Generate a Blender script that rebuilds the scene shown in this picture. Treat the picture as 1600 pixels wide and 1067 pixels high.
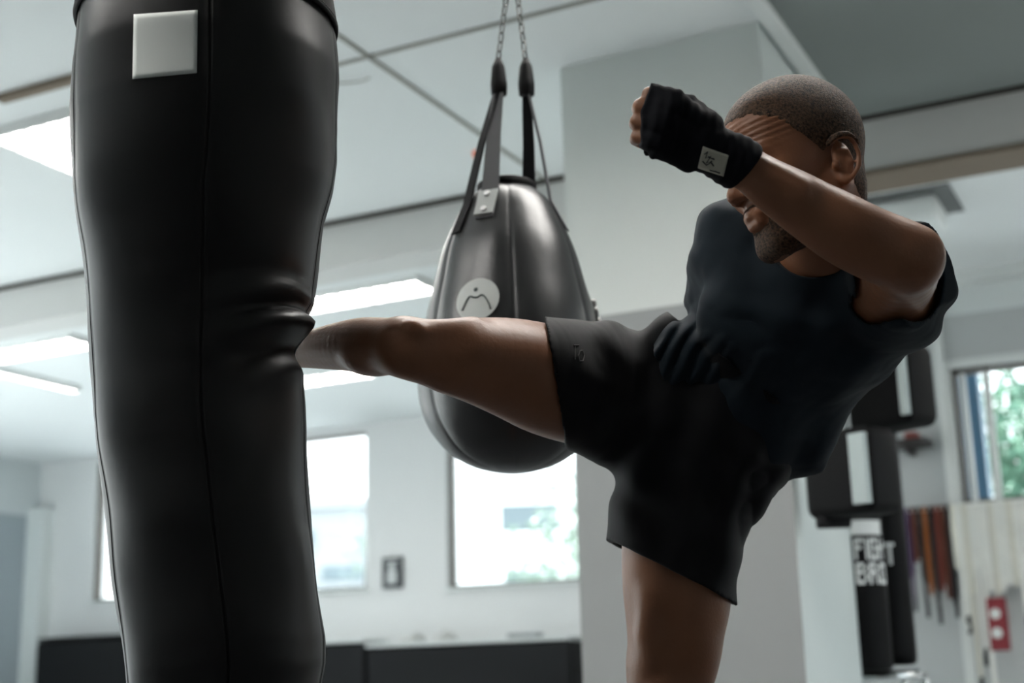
import bpy, bmesh, math, random
import numpy as np
from mathutils import Vector, Matrix

# ------------------------------------------------------------ camera, light, exposure
scene = bpy.context.scene
for o in list(bpy.data.objects):
    bpy.data.objects.remove(o, do_unlink=True)
col = scene.collection

FPX, CAMH = 2192.3, 0.6
YAW, PITCH, ROLL = -.460324, .237186, -.0270932
_cy, _sy = math.cos(YAW), math.sin(YAW)
W_ = np.array([_sy*math.cos(PITCH), _cy*math.cos(PITCH), math.sin(PITCH)])
_r0 = np.array([_cy, -_sy, 0.0]); _u0 = np.cross(_r0, W_)
R_ = math.cos(ROLL)*_r0 + math.sin(ROLL)*_u0
U_ = -math.sin(ROLL)*_r0 + math.cos(ROLL)*_u0
FH = np.array([_sy, _cy, 0.0])          # horizontal forward
RH = np.array([_cy, -_sy, 0.0])         # horizontal right
CAM = np.array([0.0, 0.0, CAMH])

cd = bpy.data.cameras.new('camera'); cam = bpy.data.objects.new('camera', cd); col.objects.link(cam)
cam.matrix_world = Matrix(((R_[0], U_[0], -W_[0], 0), (R_[1], U_[1], -W_[1], 0), (R_[2], U_[2], -W_[2], CAMH), (0, 0, 0, 1)))
cd.sensor_width = 36; cd.lens = FPX/1600*36
cd.clip_start = .05; cd.clip_end = 300
cd.dof.use_dof = True; cd.dof.focus_distance = 2.12; cd.dof.aperture_fstop = 3.1
scene.camera = cam

scene.view_settings.view_transform = 'Standard'
scene.view_settings.look = 'None'
scene.view_settings.gamma = 1
scene.view_settings.use_curve_mapping = False
scene.view_settings.exposure = 0.45
scene.cycles.use_denoising = True
scene.cycles.max_bounces = 8
scene.cycles.diffuse_bounces = 5
scene.cycles.sample_clamp_indirect = 6

SKY = 3.9
world = bpy.data.worlds.new('World'); scene.world = world; world.use_nodes = True
nt = world.node_tree; nt.nodes.clear()
wo = nt.nodes.new('ShaderNodeOutputWorld'); bg = nt.nodes.new('ShaderNodeBackground')
tc = nt.nodes.new('ShaderNodeTexCoord'); sp = nt.nodes.new('ShaderNodeSeparateXYZ')
cr = nt.nodes.new('ShaderNodeValToRGB')
nt.links.new(tc.outputs['Generated'], sp.inputs[0]); nt.links.new(sp.outputs['Z'], cr.inputs[0])
cr.color_ramp.elements[0].position = 0.0; cr.color_ramp.elements[0].color = (.64, .66, .64, 1)
cr.color_ramp.elements[1].position = 0.35; cr.color_ramp.elements[1].color = (.82, .935, 1.0, 1)
nt.links.new(cr.outputs[0], bg.inputs[0]); bg.inputs[1].default_value = SKY
nt.links.new(bg.outputs[0], wo.inputs[0])

# room extents
XL, XR, YF, YB, YB2, ZC = -11.17, 1.6, -3.0, 11.1, 8.9, 3.0

def portal(name, loc, direction, sx, sy):
    ld = bpy.data.lights.new(name, 'AREA'); ld.shape = 'RECTANGLE'; ld.size = sx; ld.size_y = sy
    ld.cycles.is_portal = True
    o = bpy.data.objects.new(name, ld); col.objects.link(o); o.location = loc
    o.rotation_euler = Vector(direction).to_track_quat('-Z', 'Y').to_euler()
    return o
LAMP = 17.0      # radiance of the ceiling luminaires

# windows: back wall (x0,x1,z0,z1), right-hand back wall, left wall (y0,y1,z0,z1)
WB = [(-10.40, -9.05, 1.50, 2.93), (-8.55, -7.07, 1.46, 2.93), (-6.21, -4.60, 1.42, 2.93)]
WB2 = [(-1.37, .35, 1.58, 2.42)]
WL = [(.4, 3.4, .3, 2.85), (3.8, 6.8, .3, 2.85), (7.5, 8.9, 1.2, 2.85)]
WR = [(4.1, 5.8, .5, 2.5)]
for (a, b, c, d) in WR: portal('window_daylight', (XR+.12, (a+b)/2, (c+d)/2), (-1, 0, 0), b-a, d-c)
for (a, b, c, d) in WB: portal('window_daylight', ((a+b)/2, YB+.12, (c+d)/2), (0, -1, 0), b-a, d-c)
for (a, b, c, d) in WB2: portal('window_daylight', ((a+b)/2, YB2+.12, (c+d)/2), (0, -1, 0), b-a, d-c)
for (a, b, c, d) in WL: portal('window_daylight', (XL-.12, (a+b)/2, (c+d)/2), (1, 0, 0), b-a, d-c)

sd = bpy.data.lights.new('added_sun', 'SUN'); sd.energy = 25; sd.angle = .01; sd.color = (.93, .965, .98)  # sun added so that its patch on the unseen floor brightens the ceiling
added_sun = bpy.data.objects.new('added_sun', sd); col.objects.link(added_sun); added_sun.rotation_euler = Vector((.77, -.03, -.64)).to_track_quat('-Z', 'Y').to_euler()

# ------------------------------------------------------------ helpers
def ray(px, py): return W_ + R_*((px-800)/FPX) - U_*((py-533.5)/FPX)
def P(px, py, d): return CAM + ray(px, py)*d
def PY(px, py, y): q = ray(px, py); return CAM + q*(y/q[1])
def PX(px, py, x): q = ray(px, py); return CAM + q*(x/q[0])
def PZ(px, py, z): q = ray(px, py); return CAM + q*((z-CAMH)/q[2])
def PD(px, py, D): q = ray(px, py); return CAM + q*(D/(q @ FH))

MATS = {}
def mat(name, color, rough=.6, spec=.5, metal=0, bump=None, var=None, emit=None, coat=0, sheen=0):
    if name in MATS: return MATS[name]
    m = bpy.data.materials.new(name); m.use_nodes = True; n = m.node_tree
    b = n.nodes['Principled BSDF']
    b.inputs['Base Color'].default_value = (*color, 1); b.inputs['Roughness'].default_value = rough
    b.inputs['Specular IOR Level'].default_value = spec; b.inputs['Metallic'].default_value = metal
    if coat: b.inputs['Coat Weight'].default_value = coat; b.inputs['Coat Roughness'].default_value = .25
    if sheen: b.inputs['Sheen Weight'].default_value = sheen; b.inputs['Sheen Roughness'].default_value = .5
    if emit:
        b.inputs['Emission Color'].default_value = (*emit[0], 1); b.inputs['Emission Strength'].default_value = emit[1]
    t = n.nodes.new('ShaderNodeTexCoord')
    if var:     # (scale, other colour, amount)
        z = n.nodes.new('ShaderNodeTexNoise'); z.inputs['Scale'].default_value = var[0]; z.inputs['Detail'].default_value = 4
        n.links.new(t.outputs['Object'], z.inputs['Vector'])
        r = n.nodes.new('ShaderNodeValToRGB'); r.color_ramp.elements[0].position = .5-var[2]/2; r.color_ramp.elements[1].position = .5+var[2]/2
        r.color_ramp.elements[0].color = (*color, 1); r.color_ramp.elements[1].color = (*var[1], 1)
        n.links.new(z.outputs['Fac'], r.inputs[0]); n.links.new(r.outputs[0], b.inputs['Base Color'])
    if bump:    # (scale, strength, distance)
        z = n.nodes.new('ShaderNodeTexNoise'); z.inputs['Scale'].default_value = bump[0]; z.inputs['Detail'].default_value = 5
        n.links.new(t.outputs['Object'], z.inputs['Vector'])
        bp = n.nodes.new('ShaderNodeBump'); bp.inputs['Strength'].default_value = bump[1]; bp.inputs['Distance'].default_value = bump[2]
        n.links.new(z.outputs['Fac'], bp.inputs['Height']); n.links.new(bp.outputs[0], b.inputs['Normal'])
    MATS[name] = m
    return m

def two_tone(name, upper, lower, zsplit):
    m = mat(name, upper, .75, .3); n = m.node_tree; b = n.nodes['Principled BSDF']
    g = n.nodes.new('ShaderNodeNewGeometry'); s = n.nodes.new('ShaderNodeSeparateXYZ')
    n.links.new(g.outputs['Position'], s.inputs[0])
    k = n.nodes.new('ShaderNodeMath'); k.operation = 'LESS_THAN'; k.inputs[1].default_value = zsplit
    n.links.new(s.outputs['Z'], k.inputs[0])
    x = n.nodes.new('ShaderNodeMix'); x.data_type = 'RGBA'
    x.inputs[6].default_value = (*upper, 1); x.inputs[7].default_value = (*lower, 1)
    n.links.new(k.outputs[0], x.inputs[0]); n.links.new(x.outputs[2], b.inputs['Base Color'])
    return m

def props(o, label=None, cat=None, group=None, kind=None):
    if label: o['label'] = label
    if cat: o['category'] = cat
    if group: o['group'] = group
    if kind: o['kind'] = kind
    return o
def empty(name, loc, label=None, cat=None, group=None):
    o = bpy.data.objects.new(name, None); col.objects.link(o); o.location = tuple(loc); o.empty_display_size = .05
    return props(o, label, cat, group)
def link(name, me, m=None, parent=None, smooth=False):
    o = bpy.data.objects.new(name, me); col.objects.link(o)
    if m: me.materials.append(m)
    if smooth:
        me.polygons.foreach_set('use_smooth', [True]*len(me.polygons))
    if parent:
        o.parent = parent
        o.matrix_parent_inverse = Matrix.Translation(-world_loc(parent))
    return o
def world_loc(o):
    v = Vector(o.location)
    return v if not o.parent or o.type != 'EMPTY' else v
def mesh(name, verts, faces, m=None, parent=None, smooth=False):
    me = bpy.data.meshes.new(name)
    me.from_pydata([tuple(map(float, v)) for v in verts], [], [tuple(int(i) for i in f) for f in faces]); me.update()
    return link(name, me, m, parent, smooth)

class MB:
    def __init__(s): s.v, s.f = [], []
    def box(s, x0, x1, y0, y1, z0, z1, bev=0):
        if bev:
            return s.rbox(x0, x1, y0, y1, z0, z1, bev)
        n = len(s.v)
        s.v += [(x, y, z) for x in (x0, x1) for y in (y0, y1) for z in (z0, z1)]
        s.f += [(n+a, n+b, n+c, n+d) for a, b, c, d in ((0,1,3,2),(4,6,7,5),(0,4,5,1),(2,3,7,6),(0,2,6,4),(1,5,7,3))]
        return s
    def rbox(s, x0, x1, y0, y1, z0, z1, r, seg=4):
        bm = bmesh.new(); bmesh.ops.create_cube(bm, size=1)
        for v in bm.verts:
            v.co = Vector(((x0+x1)/2+v.co.x*(x1-x0), (y0+y1)/2+v.co.y*(y1-y0), (z0+z1)/2+v.co.z*(z1-z0)))
        bmesh.ops.bevel(bm, geom=bm.edges[:], offset=r, segments=seg, profile=.5, affect='EDGES')
        s.add([v.co[:] for v in bm.verts], [[v.index for v in f.verts] for f in bm.faces]); bm.free()
        return s
    def add(s, v, f):
        n = len(s.v); s.v += [tuple(q) for q in v]; s.f += [tuple(n+i for i in g) for g in f]; return s
    def obox(s, c, ax, ay, az, hx, hy, hz):
        c, ax, ay, az = map(np.asarray, (c, ax, ay, az)); n = len(s.v)
        s.v += [tuple(c+ax*(i*hx)+ay*(j*hy)+az*(k*hz)) for i in (-1,1) for j in (-1,1) for k in (-1,1)]
        s.f += [(n+a, n+b, n+c2, n+d) for a, b, c2, d in ((0,1,3,2),(4,6,7,5),(0,4,5,1),(2,3,7,6),(0,2,6,4),(1,5,7,3))]
        return s
    def tube(s, pts, rad, seg=12, cap=True):
        pts = [np.asarray(p, float) for p in pts]; n = len(s.v); up = None
        rad = rad if hasattr(rad, '__len__') else [rad]*len(pts)
        for i, p in enumerate(pts):
            t = pts[min(i+1, len(pts)-1)]-pts[max(i-1, 0)]; t = t/np.linalg.norm(t)
            if up is None:
                up = np.array([0, 0, 1.]) if abs(t[2]) < .9 else np.array([1., 0, 0])
            a = up-t*(up@t); a /= np.linalg.norm(a); b = np.cross(t, a); up = a
            for k in range(seg):
                th = 2*math.pi*k/seg; s.v.append(tuple(p+(a*math.cos(th)+b*math.sin(th))*rad[i]))
        for i in range(len(pts)-1):
            for k in range(seg):
                k2 = (k+1) % seg; s.f.append((n+i*seg+k, n+i*seg+k2, n+(i+1)*seg+k2, n+(i+1)*seg+k))
        if cap:
            s.f.append(tuple(n+k for k in range(seg))[::-1]); s.f.append(tuple(n+(len(pts)-1)*seg+k for k in range(seg)))
        return s
    def ribbon(s, pts, wid, nrm, thick):       # flat strap along pts, wid direction vectors
        n = len(s.v)
        for p, w_, q in zip(pts, wid, nrm):
            p, w_, q = map(np.asarray, (p, w_, q))
            for a, b in ((-1,-1),(1,-1),(1,1),(-1,1)): s.v.append(tuple(p+w_*a+q*(b*thick/2)))
        m_ = len(pts)
        for i in range(m_-1):
            for k in range(4):
                k2 = (k+1) % 4; s.f.append((n+i*4+k, n+i*4+k2, n+(i+1)*4+k2, n+(i+1)*4+k))
        s.f.append((n, n+3, n+2, n+1)); s.f.append(tuple(n+(m_-1)*4+k for k in range(4)))
        return s
    def disc(s, c, ax, ay, az, r, h, seg=24, r2=None):
        c, ax, ay, az = map(np.asarray, (c, ax, ay, az)); r2 = r2 or r
        return s.tube([c-az*h/2, c+az*h/2], [r, r2], seg)
    def build(s, name, m, parent=None, smooth=False):
        return mesh(name, s.v, s.f, m, parent, smooth)

def chain_mb(mb, a, b, L=.034, w=.011, t=.0028):
    a, b = np.asarray(a), np.asarray(b); D = b-a; n = max(1, int(np.linalg.norm(D)/(L*.72))); d = D/np.linalg.norm(D)
    s1 = np.cross(d, [0.3, .9, .1]); s1 /= np.linalg.norm(s1); s2 = np.cross(d, s1)
    for i in range(n):
        c = a+D*(i+.5)/n; s_ = s1 if i % 2 else s2
        pts = []
        for k in range(13):
            th = 2*math.pi*k/12
            pts.append(c+s_*(w-t)*math.cos(th)+d*((L/2-w)*(1 if math.sin(th) > 0.01 else -1 if math.sin(th) < -.01 else 0)+(w-t)*math.sin(th)))
        mb.tube(pts, t, 6, False)
    return mb

def smoothpts(pts, n):      # Catmull-Rom through rows of numbers
    p = np.array(pts, float); m = len(p); out = []
    for i in range(m-1):
        p0, p1, p2, p3 = p[max(i-1, 0)], p[i], p[i+1], p[min(i+2, m-1)]
        for k in range(n):
            t = k/n
            out.append(.5*((2*p1)+(-p0+p2)*t+(2*p0-5*p1+4*p2-p3)*t*t+(-p0+3*p1-3*p2+p3)*t**3))
    out.append(p[-1]); return np.array(out)
def interp(tab, x):
    a = np.array(tab, float); return [float(np.interp(x, a[:, 0], a[:, i])) for i in range(1, a.shape[1])]

# ---- distance-field modelling for the body and its clothes
def n3(p, s, seed=0):       # cheap smooth pseudo noise
    q = p*s
    return (np.sin(q[..., 0]+1.3*np.sin(q[..., 1]*1.1+seed)+seed)*np.sin(q[..., 1]*.9+1.7*np.sin(q[..., 2]*.8+2*seed)+.5)
            + .6*np.sin(q[..., 2]*1.9+1.1*np.sin(q[..., 0]*1.7+seed)))/1.6
def f_cone(a, b, r1, r2):
    a, b = np.asarray(a, float), np.asarray(b, float)
    ba = b-a; L = max(float(np.sqrt(ba@ba)), 1e-5); e = ba/L; sn = max(-.999, min(.999, (r1-r2)/L)); cs = math.sqrt(1-sn*sn)
    def f(p):       # axis coordinate y, distance from the axis x, then slide along the slope to the matching sphere
        q = p-a; y = q[..., 0]*e[0]+q[..., 1]*e[1]+q[..., 2]*e[2]
        x = np.sqrt(np.maximum(q[..., 0]**2+q[..., 1]**2+q[..., 2]**2-y*y, 0))
        t = np.clip(y+x*(sn/cs), 0, L)
        return np.sqrt(x*x+(y-t)**2)-(r1+(r2-r1)*(t/L))
    return f, np.minimum(a-r1, b-r2), np.maximum(a+r1, b+r2)
def f_ell(c, r, M=np.eye(3)):       # M rows: local axes in world
    c, r, M = np.asarray(c, np.float32), np.asarray(r, np.float32), np.asarray(M, np.float32)
    def f(p):
        q = (p-c)@M.T; k0 = np.sqrt(((q/r)**2).sum(-1)); k1 = np.sqrt(((q/(r*r))**2).sum(-1))+1e-9
        return k0*(k0-1)/k1
    e = r.max(); return f, c-e, c+e
class Vol:
    def __init__(s, lo, hi, h):
        s.h = h; s.lo = np.asarray(lo, float); s.n = np.ceil((np.asarray(hi)-s.lo)/h).astype(int)+1
        s.a = np.full(s.n, .5, np.float32)
    def box(s, lo, hi, m):
        i0 = np.maximum(np.floor((lo-m-s.lo)/s.h).astype(int), 0); i1 = np.minimum(np.ceil((hi+m-s.lo)/s.h).astype(int)+1, s.n)
        if (i1 <= i0).any(): return None, None
        g = np.stack(np.meshgrid(*[(s.lo[k]+s.h*np.arange(i0[k], i1[k])).astype(np.float32) for k in range(3)], indexing='ij'), -1)
        return tuple(slice(i0[k], i1[k]) for k in range(3)), g
    def group(s, prims, k, m=None, mode='u'):
        m = m or max(.012, k+.006)
        lo = np.min([q[1] for q in prims], 0); hi = np.max([q[2] for q in prims], 0)
        i0 = np.maximum(np.floor((lo-m-s.lo)/s.h).astype(int), 0); i1 = np.minimum(np.ceil((hi+m-s.lo)/s.h).astype(int)+1, s.n)
        if (i1 <= i0).any(): return
        tmp = np.full(i1-i0, .5, np.float32)
        for f, l, h_ in prims:
            sl, g = s.box(l, h_, m)
            if sl is None: continue
            t = tuple(slice(sl[q].start-i0[q], sl[q].stop-i0[q]) for q in range(3))
            tmp[t] = np.minimum(tmp[t], f(g))
        sl = tuple(slice(i0[q], i1[q]) for q in range(3)); A = s.a[sl]
        if mode == 'u':
            h_ = np.maximum(k-np.abs(A-tmp), 0)/max(k, 1e-6); s.a[sl] = np.minimum(A, tmp)-h_*h_*k*.25
        else:
            B = -tmp; h_ = np.maximum(k-np.abs(A-B), 0)/max(k, 1e-6); s.a[sl] = np.maximum(A, B)+h_*h_*k*.25
    def apply(s, lo, hi, fn, base=None):       # fn(points, values) -> values
        sl, g = s.box(np.asarray(lo, float), np.asarray(hi, float), 0)
        if sl is not None:
            A = s.a[sl]; m_ = A < .02
            A[m_] = fn(g[m_], A[m_]) if base is None else fn(g[m_], A[m_], base[sl][m_]); s.a[sl] = A
    def sample(s, p):
        q = (np.asarray(p)-s.lo)/s.h; i = np.clip(np.floor(q).astype(int), 0, s.n-2); f = q-i; v = 0
        for dx in (0, 1):
            for dy in (0, 1):
                for dz in (0, 1):
                    wt = (f[..., 0] if dx else 1-f[..., 0])*(f[..., 1] if dy else 1-f[..., 1])*(f[..., 2] if dz else 1-f[..., 2])
                    v = v+wt*s.a[i[..., 0]+dx, i[..., 1]+dy, i[..., 2]+dz]
        return v
    def grad(s, p):
        e = s.h; return np.stack([(s.sample(p+np.eye(3)[k]*e)-s.sample(p-np.eye(3)[k]*e))/(2*e) for k in range(3)], -1)
    def hit(s, px, py, d0, d1):     # first surface point along a sight line
        q = ray(px, py)
        ds = np.arange(d0, d1, s.h*.5); v = s.sample(CAM+q*ds[:, None]); j = np.argmax(v < 0)
        if v[j] >= 0: return None, None
        t = ds[j]-s.h*.5*(v[j]/(v[j]-v[j-1])) if j else ds[j]
        p = CAM+q*t; g = s.grad(p[None])[0]; return p, g/np.linalg.norm(g)
    def mesh(s):
        S = s.a < 0
        w0, w1, w2 = (np.flatnonzero(S.any(axis=ax)) for ax in ((1, 2), (0, 2), (0, 1)))
        o0 = np.maximum(np.array([w0[0], w1[0], w2[0]])-2, 0); o1 = np.minimum(np.array([w0[-1], w1[-1], w2[-1]])+3, s.a.shape)
        cut = tuple(slice(o0[k], o1[k]) for k in range(3)); A = s.a[cut]; S = S[cut]; n0, n1, n2 = A.shape; lo = s.lo+s.h*o0
        cnt = np.zeros((n0-1, n1-1, n2-1), np.uint8)
        for dx in (0, 1):
            for dy in (0, 1):
                for dz in (0, 1): cnt += S[dx:n0-1+dx, dy:n1-1+dy, dz:n2-1+dz].view(np.uint8)
        act = (cnt > 0) & (cnt < 8); I = np.argwhere(act); idx = np.full(act.shape, -1, np.int32); idx[act] = np.arange(len(I))
        acc = np.zeros((len(I), 3)); num = np.zeros(len(I))
        C = [(x, y, z) for x in (0, 1) for y in (0, 1) for z in (0, 1)]
        V = {c: A[I[:, 0]+c[0], I[:, 1]+c[1], I[:, 2]+c[2]] for c in C}
        for c in C:
            for k in range(3):
                if c[k] == 0:
                    e = list(c); e[k] = 1; e = tuple(e); va, vb = V[c], V[e]; m_ = (va < 0) != (vb < 0)
                    t = np.where(m_, va/np.where(m_, va-vb, 1), 0)
                    p = np.tile(np.array(c, float), (len(I), 1)); p[:, k] = t; acc[m_] += p[m_]; num[m_] += 1
        verts = lo+s.h*(I+acc/num[:, None]); faces = []
        for k in range(3):
            k1, k2 = (k+1) % 3, (k+2) % 3
            sa = [slice(1, -1)]*3; sa[k] = slice(0, -1); sb = [slice(1, -1)]*3; sb[k] = slice(1, None)
            x = S[tuple(sa)]; y = S[tuple(sb)]; base = np.array([1, 1, 1]); base[k] = 0
            for flip, m_ in ((0, x & ~y), (1, ~x & y)):
                J = np.argwhere(m_)+base
                if not len(J): continue
                q = []
                for o1, o2 in ((-1, -1), (0, -1), (0, 0), (-1, 0)):
                    K = J.copy(); K[:, k1] += o1; K[:, k2] += o2; q.append(idx[K[:, 0], K[:, 1], K[:, 2]])
                q = np.stack(q, 1); faces.append(q[:, ::-1] if flip else q)
        return verts, np.concatenate(faces)
def fastmesh(name, V, Fq, m, parent=None):
    me = bpy.data.meshes.new(name); me.vertices.add(len(V)); me.vertices.foreach_set('co', np.asarray(V, np.float32).ravel())
    me.loops.add(Fq.size); me.loops.foreach_set('vertex_index', Fq.astype(np.int32).ravel())
    me.polygons.add(len(Fq)); me.polygons.foreach_set('loop_start', np.arange(0, Fq.size, 4, dtype=np.int32))
    me.update(calc_edges=True); me.validate()
    return link(name, me, m, parent, True)
def relax(V, Fq, it=1, lam=.5, w=None):     # light Laplacian smoothing
    for _ in range(it):
        acc = np.zeros_like(V); num = np.zeros(len(V))
        for a in range(4):
            b = (a+1) % 4
            np.add.at(acc, Fq[:, a], V[Fq[:, b]]); np.add.at(num, Fq[:, a], 1)
            np.add.at(acc, Fq[:, b], V[Fq[:, a]]); np.add.at(num, Fq[:, b], 1)
        V = V+(acc/np.maximum(num, 1)[:, None]-V)*lam
    return V
def chain(rows, step=4, grow=0.0):      # rows: px, py, depth, radius in px  -> cones
    q = smoothpts([list(P(a, b, d))+[r*d/FPX+grow] for a, b, d, r in rows], step)
    return [f_cone(q[i][:3], q[i+1][:3], q[i][3], q[i+1][3]) for i in range(len(q)-1)]
def ball(px, py, d, r, grow=0): return f_cone(P(px, py, d), P(px, py, d)+1e-4, r*d/FPX+grow, r*d/FPX+grow)

# ------------------------------------------------------------ the room
m_ceil = mat('ceiling_paint', (.78, .81, .81), .8, .3, var=(1.2, (.76, .79, .79), .6))
m_wall = mat('wall_paint', (.74, .745, .742), .75, .3, var=(1.5, (.72, .725, .722), .6))
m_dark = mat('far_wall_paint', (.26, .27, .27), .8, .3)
m_floor = mat('floor_boards', (.50, .53, .535), .6, .3, bump=(60, .1, .002))
m_mats = mat('floor_mats', (.05, .052, .055), .7, .3, bump=(60, .1, .002), var=(3, (.04, .042, .046), .5))
m_white = mat('white_paint', (.72, .75, .74), .5, .4)
m_seam = mat('seam_strip', (.30, .30, .27), .8, .2)
m_gap = mat('dark_gap', (.05, .045, .04), .9, .1)
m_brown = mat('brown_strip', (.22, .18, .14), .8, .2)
m_frame = mat('window_dark_frame', (.13, .115, .10), .5, .4)
def structure(o): o['kind'] = 'structure'; return o
def glassmat():
    m = bpy.data.materials.new('window_glass'); m.use_nodes = True; n = m.node_tree; n.nodes.clear()
    o = n.nodes.new('ShaderNodeOutputMaterial'); t = n.nodes.new('ShaderNodeBsdfTransparent'); g = n.nodes.new('ShaderNodeBsdfGlossy')
    f = n.nodes.new('ShaderNodeFresnel'); x = n.nodes.new('ShaderNodeMixShader'); f.inputs[0].default_value = 1.3
    t.inputs[0].default_value = (.96, .965, .965, 1); g.inputs['Roughness'].default_value = .02
    n.links.new(f.outputs[0], x.inputs[0]); n.links.new(t.outputs[0], x.inputs[1]); n.links.new(g.outputs[0], x.inputs[2]); n.links.new(x.outputs[0], o.inputs[0])
    return m
m_glass = glassmat()

def holed(mb, axis, a0, a1, z0, z1, t0, t1, holes):     # wall slab with window openings
    def bx(u0, u1, v0, v1):
        if u1-u0 < 1e-4 or v1-v0 < 1e-4: return
        if axis == 'x': mb.box(u0, u1, t0, t1, v0, v1)
        else: mb.box(t0, t1, u0, u1, v0, v1)
    c = a0
    for (h0, h1, k0, k1) in sorted(holes):
        bx(c, h0, z0, z1); bx(h0, h1, z0, k0); bx(h0, h1, k1, z1); c = h1
    bx(c, a1, z0, z1); return mb
XJ = -3.2
structure(MB().box(XL-.3, XR+.3, YF-.3, YB+.3, -.12, 0).build('floor', m_floor))
structure(MB().box(-3.6, XR, YF, 4.6, 0, .004).build('trim_10', m_mats))
structure(MB().box(XL-.3, XR+.3, YF-.3, YB+.3, ZC, ZC+.15).build('ceiling', m_ceil))
structure(holed(MB(), 'x', XL-.25, XJ, 0, ZC, YB, YB+.22, WB).build('wall_back', m_wall))
structure(holed(MB(), 'x', XJ, XR+.25, 0, ZC, YB2, YB2+.22, WB2).build('wall_back_right', two_tone('right_wall_paint', (.70, .74, .74), (.50, .525, .53), 2.76)))
structure(MB().box(XJ, XJ+.2, YB2+.22, YB+.22, 0, ZC).build('wall_jog', m_wall))
structure(holed(MB(), 'y', YF, YB, 0, ZC, XL-.22, XL, WL).build('wall_left', two_tone('left_wall_paint', (.60, .64, .65), (.36, .41, .44), 2.42)))
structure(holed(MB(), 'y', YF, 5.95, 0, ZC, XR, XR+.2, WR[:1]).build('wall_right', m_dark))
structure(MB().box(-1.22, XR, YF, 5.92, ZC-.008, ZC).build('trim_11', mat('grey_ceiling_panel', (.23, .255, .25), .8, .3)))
structure(holed(MB(), 'y', 5.95, YB2, 0, ZC, XR, XR+.2, []).build('wall_right_rear', m_wall))
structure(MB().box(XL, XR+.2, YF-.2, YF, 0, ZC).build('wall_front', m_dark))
# column: front face painted in two tones, side faces pale
CX0, CX1, CY0, CY1 = -2.13, -1.305, 4.8, 5.61
o = MB().box(CX0, CX1, CY0, CY1, 0, ZC).build('wall_column', mat('column_side_paint', (.62, .67, .66), .7, .3, var=(2, (.60, .65, .64), .6)))
o.data.materials.append(two_tone('column_front_paint', (.72, .76, .74), (.33, .345, .345), 1.945))
for p in o.data.polygons:
    if p.normal.y < -.5 or p.normal.y > .5 and False: p.material_index = 1
structure(o)
structure(MB().box(XL, XR, 5.95, 6.2, 2.745, ZC).build('wall_beam', mat('beam_paint', (.66, .66, .645), .8, .3, var=(2, (.63, .63, .615), .6))))
structure(MB().box(XL, XR, 5.925, 5.95, 2.978, ZC-.002).build('trim_1', m_gap))
structure(MB().box(CX1+.0, XR, 5.94, 6.2, 2.722, 2.745).build('trim_2', m_brown))
structure(MB().box(-3.02, -1.29, 4.315, 4.337, ZC-.006, ZC-.001).build('trim_3', m_seam))
structure(MB().box(-2.75, -2.73, 2.5, 5.92, ZC-.006, ZC-.001).build('trim_4', m_seam))
structure(MB().box(-4.25, -3.3, 3.87, 3.91, ZC-.03, ZC-.001).build('tile_shadow_strip', m_brown))  # brown strip painted in for the shadow along a ceiling tile edge
structure(MB().box(-1.28, -1.22, 3.2, 5.92, ZC-.035, ZC-.001, bev=.006).build('trim_6', m_white))
structure(MB().box(XJ+.2, XR, 8.74, 8.9, 2.93, ZC).build('trim_7', m_white))
structure(MB().box(-1.45, -1.39, 8.86, 8.9, .0, 2.92).build('trim_8', m_white))
structure(MB().box(XL, XL+.22, 10.93, YB, 0, 2.5).build('trim_9', m_white))

def window(n, a, b, c, d, y, frame_mat, extra=None):
    e = empty('window_%d' % n, ((a+b)/2, y+.1, c)); structure(e)
    f = MB(); t = .026
    for bx in ((a, a+t, c, d), (b-t, b, c, d), (a+t, b-t, d-t, d), (a+t, b-t, c, c+t)): f.box(bx[0], bx[1], y+.05, y+.13, bx[2], bx[3])
    f.build('window_frame', frame_mat, e)
    MB().box(a+t, b-t, y+.085, y+.091, c+t, d-t).build('pane', m_glass, e)
    MB().box(a-.03, b+.03, y-.04, y+.03, c-.03, c, bev=.006).build('window_sill', m_white, e)
    return e
for i, (a, b, c, d) in enumerate(WB): window(i+1, a, b, c, d, YB, m_frame)
(a, b, c, d) = WB2[0]; w4 = window(4, a, b, c, d, YB2, m_frame)
tr = MB()
for q in ((a-.075, a, c-.03, d+.05), (a, b, d, d+.05)): tr.box(q[0], q[1], YB2-.025, YB2, q[2], q[3])
tr.build('window_trim', m_white, w4)
MB().box(a+.055, a+.085, YB2+.0, YB2+.06, c, d-.03, bev=.01).box(a+.185, a+.23, YB2+.02, YB2+.07, c, d-.03, bev=.01).build('sash', m_white, w4)
for i, (y0, y1, z0, z1) in enumerate(WL+WR):
    XW = XL if i < len(WL) else XR+.2
    e = empty('window_%d' % (5+i), (XW-.1, (y0+y1)/2, z0)); structure(e); f = MB(); t = .05
    for q in ((y0, y0+t, z0, z1), (y1-t, y1, z0, z1), (y0+t, y1-t, z1-t, z1), (y0+t, y1-t, z0, z0+t), ((y0+y1)/2-t/2, (y0+y1)/2+t/2, z0+t, z1-t)):
        f.box(XW-.14, XW-.06, q[0], q[1], q[2], q[3])
    f.build('window_frame', m_white, e); MB().box(XW-.103, XW-.097, y0+t, y1-t, z0+t, z1-t).build('pane', m_glass, e)

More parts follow.
